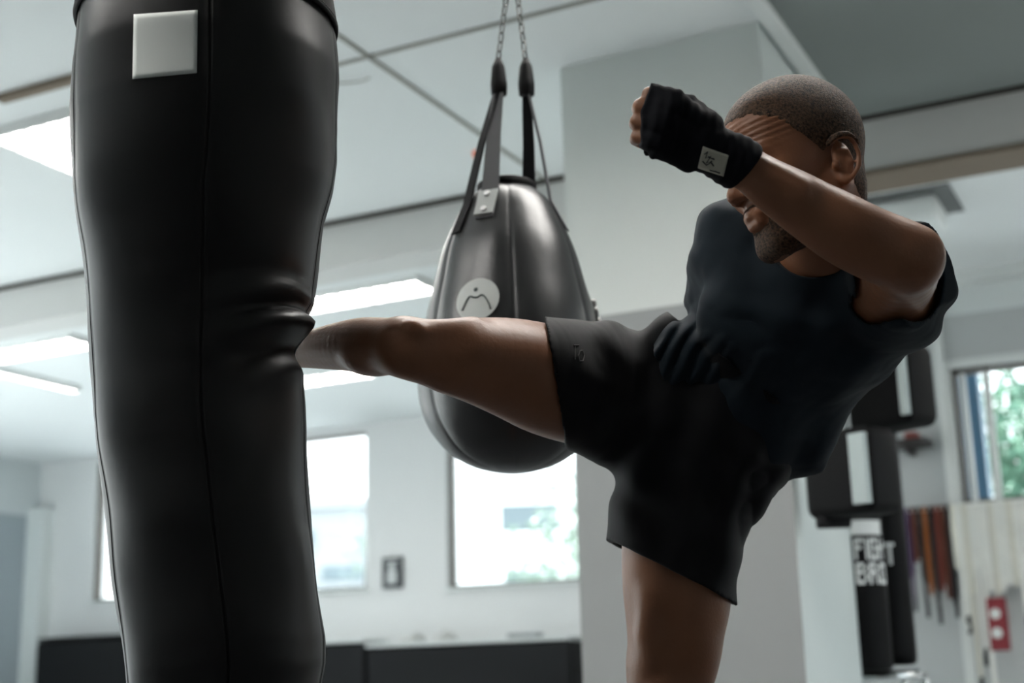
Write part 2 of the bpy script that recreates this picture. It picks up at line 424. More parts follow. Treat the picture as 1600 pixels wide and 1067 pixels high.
# ---- ceiling luminaires
m_tube = mat('lamp_diffuser', (.9, .9, .88), .6, emit=((1.0, .97, .93), LAMP))
m_metal = mat('white_metal', (.75, .76, .75), .4, .5)
def luminaire(x0, x1, y0, y1, nx, ny, label, group=None, drop=.045):
    e = empty('ceiling_light', ((x0+x1)/2, (y0+y1)/2, ZC), label, 'light', group)
    z0 = ZC-drop; h = MB(); t = .018
    for q in ((x0, x0+t, y0, y1), (x1-t, x1, y0, y1), (x0+t, x1-t, y0, y0+t), (x0+t, x1-t, y1-t, y1)): h.box(*q, z0, ZC)
    h.build('housing', m_metal, e)
    MB().box(x0+t, x1-t, y0+t, y1-t, z0+.022, z0+.027).build('diffuser', m_tube, e)
    if nx:
        l = MB()
        for i in range(1, nx): x = x0+(x1-x0)*i/nx; l.box(x-.005, x+.005, y0+t, y1-t, z0, z0+.021)
        for j in range(1, ny): y = y0+(y1-y0)*j/ny; l.box(x0+t, x1-t, y-.006, y+.006, z0, z0+.021)
        l.build('louvre', m_metal, e)
    return e
luminaire(-4.58, -3.38, 4.12, 4.72, 12, 4, 'large louvred ceiling light beside the big punching bag, nearest of the lights')
G = 'recessed ceiling lights beyond the beam'
luminaire(-5.32, -4.12, 7.03, 7.33, 10, 2, 'long white ceiling light right behind the kicked bag, above the kicking leg')
luminaire(-8.05, -6.86, 7.0, 7.3, 10, 2, 'long white ceiling light left of the kicked bag beyond the beam')
luminaire(-6.75, -5.75, 8.93, 9.2, 8, 2, 'ceiling light seen just below the kicking shin')
luminaire(-8.11, -8.02, 7.4, 8.35, 0, 0, 'narrow tube light running away along the ceiling at the far left', drop=.05)
luminaire(-7.98, -7.7, 9.0, 9.25, 3, 2, 'short ceiling light nearest the far left window, at the bag edge')
for (x, y, w) in ((-7.6, 4.4, 'second'), (-7.6, 1.9, 'third'), (-5.8, 3.2, 'fourth'), (-1.55, 2.9, 'fifth'), (-.25, 2.9, 'sixth'), (-1.9, .35, 'seventh'), (-3.3, .7, 'eighth')):      # unseen lights outside the frame, added to brighten the room and the fighter
    luminaire(x-.6, x+.6, y-.3, y+.3, 12, 4, '%s added louvred ceiling light, unseen outside the frame' % w)
luminaire(.35, 1.45, 7.3, 7.9, 12, 4, 'added louvred ceiling light, unseen to the right, brightening the belt rail')  # unseen light, added to brighten the belts and the wall
b_ = PZ(745, 240, 2.99)
o = MB().disc((b_[0], b_[1], ZC-.012), (1,0,0), (0,1,0), (0,0,1), .02, .024).build('ceiling_sensor', mat('orange_plastic', (.9, .16, .05), .5)); props(o, 'tiny orange sensor on the ceiling left of the teardrop bag straps', 'sensor')
q = [PZ(x, y, ZC-.012) for x, y in ((500, 131), (540, 130), (565, 127), (577, 122))]
props(MB().tube(smoothpts(q, 4), .004, 6).build('ceiling_cable', mat('grey_cable', (.45, .44, .40), .7)), 'thin grey cable curving along the ceiling seam', 'cable')
# fitting beyond the beam, right
c_ = PZ(1405, 338, ZC-.06)
e = empty('ceiling_speaker', (c_[0], c_[1], ZC), 'pale box-shaped fitting on the ceiling above the raised elbow', 'speaker')
MB().box(c_[0]-.22, c_[0]+.22, c_[1]-.16, c_[1]+.16, ZC-.14, ZC-.012, bev=.03).build('casing', m_white, e)
MB().box(c_[0]-.30, c_[0]+.30, c_[1]-.24, c_[1]+.24, ZC-.014, ZC-.001).build('shadow_plate', mat('shadow_dark', (.12, .13, .13), .7), e)  # dark plate drawn in place of the shadow round the casing

# ---- outside
m_build = mat('render_white', (.80, .82, .82), .8, .2)
m_bwin = mat('far_window_glass', (.11, .145, .16), .5, .5)
def building(px0, px1, pytop, D, wins, label, colr=m_build):
    a_, b_ = PD(px0, pytop, D), PD(px1, pytop, D); dz = max(a_[2], b_[2]); e = empty('apartment_building', ((a_+b_)/2*[1, 1, 0]), label, 'building')
    dirx = (b_-a_)*[1, 1, 0]; L = np.linalg.norm(dirx); dirx /= L; out = np.array([FH[0], FH[1], 0]); c = (a_+b_)/2
    MB().obox((c[0]+out[0]*4, c[1]+out[1]*4, dz/2-2), dirx, out, (0, 0, 1), L/2, 4, dz/2+2).build('wall', colr, e)
    MB().obox((c[0]+out[0]*4, c[1]+out[1]*4, dz+.15), dirx, out, (0, 0, 1), L/2+.3, 4.3, .15).build('roof', colr, e)
    for (x0, x1, y0, y1) in wins:
        p = PD((x0+x1)/2, (y0+y1)/2, D); s = D/FPX
        MB().obox(p-out*.02, dirx, out, (0, 0, 1), (x1-x0)/2*s, .06, (y1-y0)/2*s).build('window', m_bwin, e)
        MB().obox(p-out*.09-np.array([0, 0, (y1-y0)/2*s+.1]), dirx, out, (0, 0, 1), (x1-x0)/2*s+.1, .1, .06).build('balcony_edge', colr, e)
building(640, 1010, 752, 34, [(783, 872, 789, 829), (790, 868, 893, 914), (900, 960, 789, 829)], 'white apartment block with grey windows outside the middle window')
building(330, 600, 800, 46, [(505, 566, 886, 906), (420, 480, 886, 906), (430, 490, 830, 850)], 'pale building low outside the window right behind the kicked bag', mat('render_grey', (.27, .29, .30), .8, .2))
props(MB().box(XL-60, XR+60, YB+1.5, 140, -3.6, -3.5).build('street_ground', mat('street', (.32, .33, .33), .8), ), 'grey street ground outside below the windows', 'street', kind='structure')
random.seed(4)
def tree(px, py, D, rad, n, label, leaf, wid=1.0):
    c = PD(px, py, D); e = empty('tree', (c[0], c[1], -3.5), label, 'tree'); rs = np.random.RandomState(int(px)); mb = MB()
    for _ in range(n):
        u = rs.normal(size=3); u /= np.linalg.norm(u); r = rad*rs.rand()**.45
        p = c+u*r*np.array([wid, 1, .9])*(1+.25*math.sin(5*u[0]+3*u[2])); a = rs.normal(size=3); a /= np.linalg.norm(a); b = np.cross(a, rs.normal(size=3)); b /= np.linalg.norm(b); s = rad*rs.uniform(.03, .075)
        k = len(mb.v); mb.v += [tuple(p-a*s), tuple(p+b*s*.5), tuple(p+a*s), tuple(p-b*s*.5)]; mb.f.append((k, k+1, k+2, k+3))
    mb.build('foliage', leaf, e)
    MB().tube([(c[0], c[1], -3.5), (c[0], c[1], (c[2]-3.5)/2), (c[0]+.1, c[1], c[2])], [rad*.09, rad*.07, rad*.03], 10).build('trunk', mat('bark', (.03, .03, .022), .9), e)
m_leaf = mat('leaves', (.035, .10, .07), .6, .3, var=(1.5, (.10, .19, .12), .3)); m_leaf2 = mat('leaves_pale', (.17, .235, .19), .6, .3, var=(2, (.25, .30, .25), .3))
tree(905, 860, 20, 1.15, 1500, 'green tree at the right edge of the middle window', m_leaf2, .8)
tree(850, 925, 22, .65, 700, 'low green shrubs at the bottom of the middle window', m_leaf2, 1.5)
tree(566, 850, 24, .75, 300, 'green tree sliver at the right edge of the window behind the kicked bag', m_leaf2, .4)
tree(1600, 740, 15, 1.35, 3200, 'large green tree filling the small right window', m_leaf)
tree(1690, 650, 18, 1.2, 1500, 'green tree behind and right of the one filling the small right window', m_leaf)
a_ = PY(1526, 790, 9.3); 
props(MB().box(a_[0]-.09, a_[0]+.09, 9.25, 9.4, -3.5, 3.2).build('sky_reflection_strip', mat('sky_reflection_blue', (.06, .15, .24), .5)), 'blue upright strip just outside the small right window, standing in for reflected sky', 'reflection')  # solid blue strip in place of the sky mirrored in the window glass
# ------------------------------------------------------------ things at the back
m_black = mat('black_vinyl', (.006, .0065, .0075), .6, .2, bump=(120, .15, .001))
m_pad = mat('pad_vinyl', (.002, .002, .0025), .65, .15, bump=(80, .15, .001))
m_blackf = mat('black_fabric', (.012, .012, .014), .85, .3, bump=(400, .2, .0005))
zl, zr = PY(65, 997, 10.7)[2], PY(890, 993, 10.7)[2]
xm = -8.2
G = 'black cabinets under the far windows'
for (x0, x1, z, lab) in ((-10.72, xm-.01, zl, 'long black padded cabinet under the far left window, left of the kicked bag'),
                         (xm+.01, PY(570, 995, 10.7)[0], (zr+.05), 'black cabinet right of the kicked bag under the window ledge'),
                         (PY(570, 995, 10.7)[0]+.02, PY(890, 993, 10.7)[0], zr, 'black cabinet under the middle window, left of the pillar')):
    e = empty('cabinet', ((x0+x1)/2, 10.9, 0), lab, 'cabinet', G)
    MB().box(x0, x1, 10.7, 11.08, 0, z-.035, bev=.03).build('body', m_black, e)
    MB().box(x0-.01 if x0 > -9 else x0+.03, x1, 10.68, 11.09, z-.03, z, bev=.01).build('cabinet_top', m_white if x0 > -9 else m_black, e)
# small things lying on the cabinet tops
rs = np.random.RandomState(3)
for i, (px, lab, c) in enumerate(((640, 'crumpled pale towel on the cabinet top, left of the two towels', (.6, .6, .58)), (690, 'crumpled pale towel on the cabinet top, right of the two towels', (.62, .62, .6)))):
    b_ = PY(px, 990, 10.8); mb = MB(); bm = bmesh.new(); bmesh.ops.create_icosphere(bm, subdivisions=3, radius=1)
    for v in bm.verts: 
        k = 1+.25*math.sin(5*v.co.x+i)+.2*math.sin(7*v.co.y+3*v.co.z)
        v.co = Vector((b_[0]+v.co.x*.10*k, 10.87+v.co.y*.1*k, zr+.002+max(0, v.co.z+.15)*.065*k))
    mb.add([v.co[:] for v in bm.verts], [[v.index for v in f.verts] for f in bm.faces]); bm.free()
    props(mb.build('towel', mat('towel_%d' % i, c, .9), smooth=True), lab, 'towel')
b_ = PY(822, 988, 10.8)
props(MB().box(b_[0]-.16, b_[0]+.12, 10.75, 10.9, zr+.001, zr+.04, bev=.015).build('phone_case', mat('grey_plastic', (.25, .27, .28), .6)), 'flat grey case lying on the cabinet top at its right end', 'case')
# framed notice
b_ = PY(615, 895, YB); e = empty('framed_notice', (b_[0], YB-.01, b_[2]), 'small dark notice with a pale figure on the wall between the windows', 'notice')
MB().box(b_[0]-.105, b_[0]+.105, YB-.03, YB-.001, b_[2]-.14, b_[2]+.14).build('backing', mat('notice_dark', (.05, .055, .06), .6), e)
fg = MB().box(b_[0]-.05, b_[0]+.05, YB-.036, YB-.03, b_[2]-.10, b_[2]+.02); fg.disc((b_[0], YB-.033, b_[2]+.05), (1,0,0), (0,0,1), (0,1,0), .035, .006); fg.box(b_[0]-.075, b_[0]+.075, YB-.035, YB-.03, b_[2]+.09, b_[2]+.105)
fg.build('figure', mat('notice_pale', (.55, .57, .57), .6), e)

# ---- martial-arts belts on the rail under the small window
YR = 8.78
ra, rb = PY(1408, 795, YR), PY(1640, 790, YR); zr_ = (ra[2]+PY(1600, 790, YR)[2])/2
e = empty('belt_rail', ((ra[0]+rb[0])/2, YR, zr_), 'thin rail on the wall carrying all the martial arts belts', 'rail')
MB().tube([(ra[0]-.05, YR, zr_), (rb[0], YR, zr_)], .010, 10).build('bar', m_metal, e)
for x in (ra[0]-.03, (ra[0]+rb[0])/2, rb[0]-.03): MB().tube([(x, YR, zr_), (x, YB2-.001, zr_)], .007, 8).build('bracket', m_metal, e)
bl = {'purple': (.05, .025, .07), 'brown': (.10, .035, .022), 'orange': (.26, .085, .025), 'rust': (.15, .04, .03), 'black': (.012, .011, .013), 'white': (.86, .87, .83), 'cream': (.78, .77, .69)}
def belt(px, py_end, hue, label, group, k, tail=None, w=.0145):
    x = PY(px, 792, YR)[0]; ze = PY(px, py_end, YR)[2]; zt = zr_+.014
    m = mat('belt_'+hue, bl[hue], .85, .2, bump=(300, .3, .001))
    e = empty('martial_arts_belt', (x, YR, zt), label, 'belt', group); rs = np.random.RandomState(k)
    sx = rs.uniform(-.002, .002)
    pts = []
    for t in np.linspace(0, 1, 9): pts.append((x+sx*(1-t)*1.5, YR-.022-.012*math.sin(3*t), ze+(zt-.01-ze)*t))
    pts += [(x, YR-.012, zt+.004), (x, YR+.012, zt+.004)]
    z2 = ze+rs.uniform(-.03, .05)
    for t in np.linspace(0, 1, 9): pts.append((x-sx*t, YR+.022+.004*math.sin(3*t), zt-.01-(zt-.01-z2)*t))
    wv = [(w*(1-.08*abs(math.sin(i+k))), .004*math.sin(i*1.3+k), 0) for i in range(len(pts))]
    nv = []
    for i in range(len(pts)):
        t = np.subtract(pts[min(i+1, len(pts)-1)], pts[max(i-1, 0)]); n_ = np.cross((1, 0, 0), t); nv.append(n_/np.linalg.norm(n_))
    MB().ribbon(pts, wv, nv, .005).build('strap', m, e)
    if tail:
        zt2 = PY(px, tail, YR)[2]; dx = rs.uniform(.0, .004)
        q = [(x+dx*(1-t)+.004, YR-.034-.004*math.sin(5*t), zt2+(ze+.06-zt2)*t) for t in np.linspace(0, 1, 7)]
        MB().ribbon(q, [(w*.8, .002, 0)]*7, [(0, -1, 0)]*7, .005).build('loose_end', m, e)
        MB().box(q[0][0]-w*.85, q[0][0]+w*.85, q[0][1]-.006, q[0][1]+.006, zt2-.005, zt2+.10).build('rank_tab', mat('belt_black', bl['black'], .85), e)
G1, G2 = 'dark belts on the rail', 'white belts on the rail'
dk = [(1417, 905, 'purple', 955, 'purple belt, leftmost on the rail'), (1426, 880, 'brown', None, 'dark brown belt right of the purple one'),
      (1435, 905, 'black', 965, 'black belt between the brown and the orange belt'), (1444, 930, 'orange', None, 'orange brown belt, the brightest of the dark belts'),
      (1453, 940, 'black', 975, 'black belt right of the orange brown belt'), (1462, 925, 'rust', None, 'rust red belt among the dark belts'),
      (1471, 935, 'brown', None, 'dark brown belt right of the rust red one'), (1480, 945, 'black', 965, 'black belt, last of the dark belts before the white ones')]
for k, (px, pe, hue, tl, lab) in enumerate(dk): belt(px, pe, hue, lab+', hanging under the window', G1, k, tl, .0125)
wh = [(1488, 890, 'cream', None), (1496, 975, 'white', 990), (1506, 930, 'cream', 1085), (1516, 900, 'white', 1040), (1526, 905, 'white', 1110), (1536, 925, 'white', None), (1546, 930, 'cream', None),
      (1556, 925, 'white', None), (1566, 915, 'white', None), (1576, 915, 'cream', None), (1586, 905, 'white', 975), (1597, 910, 'white', None), (1607, 915, 'cream', None)]
nm = ['first', 'second', 'third', 'fourth', 'fifth', 'sixth', 'seventh', 'eighth', 'ninth', 'tenth', 'eleventh', 'twelfth', 'thirteenth']
for k, (px, pe, hue, tl) in enumerate(wh):
    belt(px, pe, hue, '%s white belt from the left on the rail%s' % (nm[k], ', with a long loose end' if tl else ', folded short'), G2, 20+k, tl, .0150)
# red packet
b_ = PY(1560, 975, YR-.13); e = empty('red_tag', (b_[0], b_[1], b_[2]), 'small red tag with two white spots hanging below the white belts', 'tag')
MB().box(b_[0]-.055, b_[0]+.055, b_[1]-.012, b_[1]+.012, b_[2]-.15, b_[2]+.15, bev=.008).build('card', mat('red_card', (.22, .02, .03), .6), e)
for dz in (-.05, .06): MB().disc((b_[0]-.01, b_[1]-.014, b_[2]+dz), (1,0,0), (0,0,1), (0,1,0), .03, .005).build('white_spot', m_white, e)
MB().ribbon([(b_[0]+.003, b_[1], b_[2]+.14), (b_[0]+.003, b_[1]+.005, b_[2]+.24), (b_[0]+.003, YR-.10, zr_-.02), (b_[0]+.003, YR-.0095, zr_+.002)], [(.003, 0, 0)]*4, [(0, 1, 0)]*4, .003).build('cord', mat('cord_grey', (.5, .5, .48), .85), e)
# wall shelf
b_ = PY(1425, 690, 8.8); e = empty('wall_shelf', (b_[0], 8.8, b_[2]), 'short dark wall shelf right of the striking pads', 'shelf')
MB().box(b_[0]-.12, b_[0]+.11, 8.68, YB2, b_[2]-.035, b_[2]+.005, bev=.006).build('board', mat('dark_wood', (.03, .025, .025), .5), e)
MB().box(b_[0]-.03, b_[0]+.0, 8.72, YB2, b_[2]-.08, b_[2]-.03).build('bracket', mat('dark_wood', (.03, .025, .025), .5), e)
props(MB().box(b_[0]-.03, b_[0]+.05, 8.72, 8.84, b_[2]+.006, b_[2]+.05, bev=.01).build('red_box', mat('red_box_paint', (.25, .06, .05), .6)), 'small red box standing on the dark wall shelf', 'box')

# ---- striking pads hung on the pillar's side and the bags beside it
m_padend = mat('grey_vinyl', (.36, .42, .42), .45, .5)
def pad(x0, x1, y0, y1, D, depth, label):
    c = PD((x0+x1)/2, (y0+y1)/2, D); s = D/FPX/ (W_@FH) ; hw, hh = (x1-x0)/2*s*1.0, (y1-y0)/2*s
    e = empty('striking_pad', c, label, 'pad')
    ax, ay = np.array([.9, -.436, 0]), np.array([.436, .9, 0])
    bm = bmesh.new(); bmesh.ops.create_cube(bm, size=1)
    bmesh.ops.bevel(bm, geom=bm.edges[:], offset=.14, segments=4, profile=.5, affect='EDGES')
    bmesh.ops.subdivide_edges(bm, edges=bm.edges[:], cuts=1)
    V = []
    for v in bm.verts: V.append(tuple(c+ax*v.co.x*2*hw+ay*v.co.y*depth+np.array([0, 0, 1])*v.co.z*2*hh))
    mb = MB(); mb.add(V, [[v.index for v in f.verts] for f in bm.faces]); bm.free()
    mb.build('padding', m_pad, e, True)
    q = c+ay*(depth/2-.01)+np.array([0, 0, hh*.5]); t_ = np.array([CX1+.001, min(max(q[1]+.1, CY0+.1), CY1-.06), q[2]+.03])
    MB().tube([q, t_], .012, 10).build('hanging_arm', m_metal, e); MB().box(CX1+.0005, CX1+.012, t_[1]-.03, t_[1]+.03, t_[2]-.04, t_[2]+.04).build('wall_plate', m_metal, e)
    return e, c, ax, ay, hw, hh
def strip(e, c, ax, ay, hw, hh, depth, px0, px1, D):
    u0, u1 = px0, px1
    MB().obox(c+ax*(u0+u1)/2*hw-ay*(depth/2+.004), ax, ay, (0, 0, 1), (u1-u0)/2*hw, .012, hh*.80).build('grey_panel', m_padend, e)
e, c, ax, ay, hw, hh = pad(1330, 1452, 545, 672, 5.0, .16, 'upper black striking pad with pale edge, behind the fighter\'s back')
strip(e, c, ax, ay, hw, hh, .16, .74, .93, 5.0)
e, c, ax, ay, hw, hh = pad(1264, 1396, 675, 806, 4.75, .16, 'lower black striking pad with wide pale edge, hanging over the pillar')
strip(e, c, ax, ay, hw, hh, .16, .50, .92, 4.75)
b_ = PD(1300, 812, 4.8); MB().tube([b_+RH*-.05, b_+RH*.06-np.array([0, 0, .005])], [.03, .025], 12).build('handle_roll', m_blackf, e, True)

def hung_bag(px0, px1, ytop, ybot, D, label, group):
    cx = (px0+px1)/2; a, b = PD(cx, ytop, D), PD(cx, ybot, D); s = D/FPX; r = (px1-px0)/2*s*1.02
    e = empty('heavy_bag', (b[0], b[1], b[2]), label, 'punching bag', group); n = 48; V, Fc = [], []
    prof = [(0, 0), (.8, 0), (.97, .012), (1, .05)]+[(1, t) for t in np.linspace(.1, .9, 9)]+[(1, .95), (.97, .988), (.8, 1), (0, 1)]
    zb, zt = b[2], a[2]
    for rr, t in prof:
        for k in range(n):
            th = 2*math.pi*k/n; V.append((b[0]+r*rr*math.cos(th), b[1]+r*rr*math.sin(th), zb+(zt-zb)*t))
    for i in range(len(prof)-1):
        for k in range(n): Fc.append((i*n+k, i*n+(k+1) % n, (i+1)*n+(k+1) % n, (i+1)*n+k))
    mesh('shell', V, Fc, m_pad, e, True)
    mb = MB()
    for th in (0, 2.1, 4.2): mb.tube([(b[0]+r*.8*math.cos(th), b[1]+r*.8*math.sin(th), zt-.01), (b[0], b[1], zt+.35)], .006, 6)
    mb.tube([(b[0], b[1], zt+.34), (b[0], b[1], ZC)], .006, 6)
    mb.build('hanging_straps', m_blackf, e)
    return e, b, r, zb, zt
GLYPH = {'F': ['####', '#...', '###.', '#...', '#...', '#...'], 'I': ['#', '#', '#', '#', '#', '#'], 'G': ['####', '#...', '#.##', '#..#', '#..#', '####'], 'H': ['#..#', '#..#', '####', '#..#', '#..#', '#..#'],
         'T': ['###', '.#.', '.#.', '.#.', '.#.', '.#.'], 'B': ['###.', '#..#', '###.', '#..#', '#..#', '###.'], 'R': ['###.', '#..#', '###.', '#.#.', '#..#', '#..#'], 'O': ['####', '#..#', '#..#', '#..#', '#..#', '####']}
def wrap_text(txt, cell_w, cell_h, b, r, z_top, th0, m, name, parent):     # heavy block capitals wrapped round a cylinder
    mb = MB(); x = 0
    def pt(xx, zz, off):
        th = th0+xx/r; d = -FH*math.cos(th)+RH*math.sin(th); return (b[0]+d[0]*(r+off), b[1]+d[1]*(r+off), zz)
    for ch in txt:
        g = GLYPH[ch]
        for j, line in enumerate(g):
            for i, c in enumerate(line):
                if c != '#': continue
                x0, x1 = x+i*cell_w, x+(i+1)*cell_w; q1, q0 = z_top-j*cell_h, z_top-(j+1)*cell_h; k = len(mb.v)
                mb.v += [pt(x0, q0, .002), pt(x1, q0, .002), pt(x1, q1, .002), pt(x0, q1, .002)]; mb.f.append((k, k+1, k+2, k+3))
        x += (len(g[0])+.7)*cell_w
    return mb.build(name, m, parent)
G = 'black heavy bags beside the pillar'
e, b, r, zb, zt = hung_bag(1316, 1394, 800, 1048, 5.7, 'black heavy bag lettered in white, hanging beside the pillar', G)
m_print = mat('white_print', (.8, .82, .81), .6)
DF = 5.7-r
wrap_text('FIGH', .0092, .0138, b, r, PD(1360, 841, DF)[2], -.34, m_print, 'lettering', e)
wrap_text('BRO', .0108, .0138, b, r, PD(1360, 879, DF)[2], -.34, m_print, 'lettering', e)
V, Fc = [], []
for j, z in enumerate((PD(1360, 835, DF)[2], PD(1360, 812, DF)[2])):
    for k in range(13):
        th = -.55+1.45*k/12; rr = r+.003; V.append((b[0]+rr*(-FH[0]*math.cos(th)+RH[0]*math.sin(th)), b[1]+rr*(-FH[1]*math.cos(th)+RH[1]*math.sin(th)), z))
for k in range(12): Fc.append((k, k+1, 13+k+1, 13+k))
mesh('label_panel', V, Fc, m_print, e)
e2, b2, r2, zb2, zt2 = hung_bag(1362, 1432, 672, 1040, 5.95, 'taller black heavy bag with bluish sheen behind the lettered one', G)
wrap_text('T', .0130, .0150, b2, r2, PD(1390, 846, 5.8)[2], -.22, m_print, 'lettering', e2)
# chrome stand under them
c = PD(1393, 1057, 5.75); m_chrome = mat('chrome', (.6, .62, .62), .2, .5, 1)
e = empty('chrome_rack', (c[0], c[1], 0), 'chrome tubular rack below the lettered heavy bag', 'rack')
MB().tube([c-RH*.14, c+RH*.14], .016, 12).build('top_rail', m_chrome, e, True)
MB().tube([c-RH*.14+FH*.3, c+RH*.14+FH*.3], .016, 12).build('top_rail', m_chrome, e, True)
for s in (-1, 1):
    for t in (0, .3):
        q = c+RH*.13*s+FH*t; MB().tube([(q[0], q[1], 0), (q[0], q[1], q[2])], .014, 10).build('leg', m_chrome, e, True)
props(MB().obox(c+FH*.15+np.array([0, 0, .012]), RH, FH, (0, 0, 1), .12, .13, .014).build('rack_shelf', m_black), 'black shelf board lying on the chrome rack', 'board')
# ------------------------------------------------------------ the kicked heavy bag
m_leather = mat('black_leather', (.004, .004, .0045), .43, .42, bump=(90, .12, .0008))
m_band = mat('black_band', (.005, .005, .006), .75, .3, bump=(300, .2, .0006))
#        py   left  right   D
BAG = [(-95, 147, 497, 1.925), (-40, 138, 508, 1.93), (0, 136, 513, 1.935), (30, 131, 519, 1.94), (60, 127, 524, 1.945), (120, 122, 529, 1.95), (200, 121, 529, 1.965), (250, 121.5, 526, 1.98), (300, 124, 517, 1.99),
       (350, 128, 503, 2.0), (400, 134, 497, 2.015), (450, 138, 491, 2.03), (500, 143, 486, 2.04), (550, 147, 480, 2.05), (600, 149, 475.5, 2.06), (650, 151, 474, 2.065), (700, 156, 476, 2.07),
       (750, 163, 481, 2.08), (830, 173, 487, 2.09), (930, 187, 498, 2.11), (1000, 195.5, 506, 2.12), (1040, 200, 505.5, 2.125), (1070, 203, 501, 2.13), (1150, 214, 497, 2.14), (1300, 235, 494, 2.16), (1400, 250, 490, 2.17)]
TB = [(py, (a+b)/2, (b-a)/2, D) for py, a, b, D in BAG]
SEAM = [math.radians(-62), math.radians(13), math.radians(88), math.radians(160), math.radians(232)]
ths = set(np.round(np.linspace(-math.pi, math.pi, 181)[:-1], 5))
for s_ in SEAM:
    for dm in (-9, -5, -3, -1.8, -.9, 0, .9, 1.8, 3, 5, 9):
        ths.add(round(((s_+dm/1000/.18+math.pi) % (2*math.pi))-math.pi, 5))
ths = np.array(sorted(ths))
def seg_d(s, t, a, b):
    a, b = np.array(a, float), np.array(b, float); L2 = ((b-a)**2).sum(); u = np.clip(((s-a[0])*(b-a)[0]+(t-a[1])*(b-a)[1])/L2, 0, 1)
    return np.hypot(s-(a[0]+u*(b-a)[0]), t-(a[1]+u*(b-a)[1])), u
KT = 532.0
def bag_ring(py, th=ths, off=0):
    cx, hw, D = interp(TB, py); c = PD(cx, py, D); R = hw*(ray(cx, py)@W_)*0+hw*(D/(ray(cx, py)@FH))/FPX
    s = cx+hw*np.sin(th); t = np.full_like(th, py); front = np.clip((np.cos(th)+.35)/.5, 0, 1)
    dr = np.zeros_like(th)
    for sm in SEAM:         # seams: a fine groove with soft shoulders, and a slightly puffed panel between
        q = np.abs((th-sm+math.pi) % (2*math.pi)-math.pi)*R
        dr += -.0022*np.exp(-(q/.0016)**2)-.0016*np.exp(-(q/.012)**2)+.0011*np.exp(-((q-.0035)/.002)**2)
    # soft waves of the filling
    dr += .0022*np.sin(3*th+py*.013)*np.sin(py*.021+1)+.0014*np.sin(5*th-py*.019)
    # the shin pressing in from behind right
    q = (th-math.radians(132)+math.pi) % (2*math.pi)-math.pi
    dr += -.036*np.exp(-(q/.62)**2)*np.exp(-((py-KT-12)/52)**2)
    for a, b, amp, sg in (((330, 524), (478, 476), .0040, 10), ((390, 528), (480, 496), -.0110, 11), ((372, 566), (486, 514), .0135, 17), ((366, 612), (478, 556), -.0090, 17),
                          ((410, 640), (470, 590), .004, 14), ((330, 480), (470, 452), -.003, 12), ((300, 560), (380, 600), .002, 22)):
        d, u = seg_d(s, t, a, b); dr += 1.35*amp*np.exp(-(d/sg)**2)*front*np.clip(u*1.25+.12, 0, 1)
    # vertical creases radiating upward from the seam and label
    d, u = seg_d(s, t, (385, 40), (372, 230)); dr += .0015*np.exp(-(d/14)**2)*front
    d, u = seg_d(s, t, (430, 60), (400, 200)); dr += -.0022*np.exp(-(d/20)**2)*front
    R2 = R+dr+off
    return c[None, :]+(-FH[None, :]*np.cos(th)[:, None]+RH[None, :]*np.sin(th)[:, None])*R2[:, None]
def ringmesh(name, rows, m, parent, off=0, closed=True, th=ths):
    V = np.concatenate([bag_ring(p, th, off if not hasattr(off, '__len__') else off[i]) for i, p in enumerate(rows)]); n = len(th); Fc = []
    for i in range(len(rows)-1):
        for k in range(n if closed else n-1):
            k2 = (k+1) % n; Fc.append((i*n+k, (i+1)*n+k, (i+1)*n+k2, i*n+k2))
    if closed:
        Fc.append(tuple(range(n))); Fc.append(tuple((len(rows)-1)*n+k for k in range(n))[::-1])
    return mesh(name, V, Fc, m, parent, True)
cb = PD(330, 1400, 2.17)
bag = empty('heavy_bag', cb, 'big black leather heavy bag with white square patch, being kicked', 'punching bag')
rows = list(np.arange(-60, 1400, 7.0)); rows += [1400, 1404]
o = ringmesh('shell', rows, m_leather, bag, off=[0]*(len(rows)-2)+[0, -.03])
# stitched band at the top
def level_py(th, py_front, z):  # picture row at which the bag surface reaches height z
    return None
zband = bag_ring(46)[0][2]
def band_ring(z, th, off):
    lo, hi = -140., 140.
    for _ in range(30):
        m_ = (lo+hi)/2; c = PD(interp(TB, m_)[0], m_, interp(TB, m_)[2])
        if c[2] > z: lo = m_
        else: hi = m_
    cx, hw, D = interp(TB, m_); c = PD(cx, m_, D); R = hw*(D/(ray(cx, m_)@FH))/FPX+off
    return c[None, :]+(-FH[None, :]*np.cos(th)[:, None]+RH[None, :]*np.sin(th)[:, None])*R
zb_ = zband-.002; th_ = np.linspace(-math.pi, math.pi, 145)[:-1]
zs = [(zb_, .0005), (zb_, .004), (zb_+.004, .0055), (zb_+.075, .0055), (zb_+.078, .004)]
V = np.concatenate([band_ring(z, th_, of) for z, of in zs]); n = len(th_)
Fc = [(i*n+k, i*n+(k+1) % n, (i+1)*n+(k+1) % n, (i+1)*n+k) for i in range(len(zs)-1) for k in range(n)]
band = mesh('top_band', V, Fc, m_band, bag, True)
mb = MB(); m_thread = mat('thread', (.12, .12, .12), .6)
for row in (.007, .011):
    thd = np.linspace(-math.pi, math.pi, 241); Rg = band_ring(zb_+row, thd, .0058)
    for k in range(0, 240): 
        a, b = Rg[k], Rg[k]*.45+Rg[k+1]*.55; mb.tube([a, b], .0006, 5)
    break
mb.build('stitching', m_thread, band)
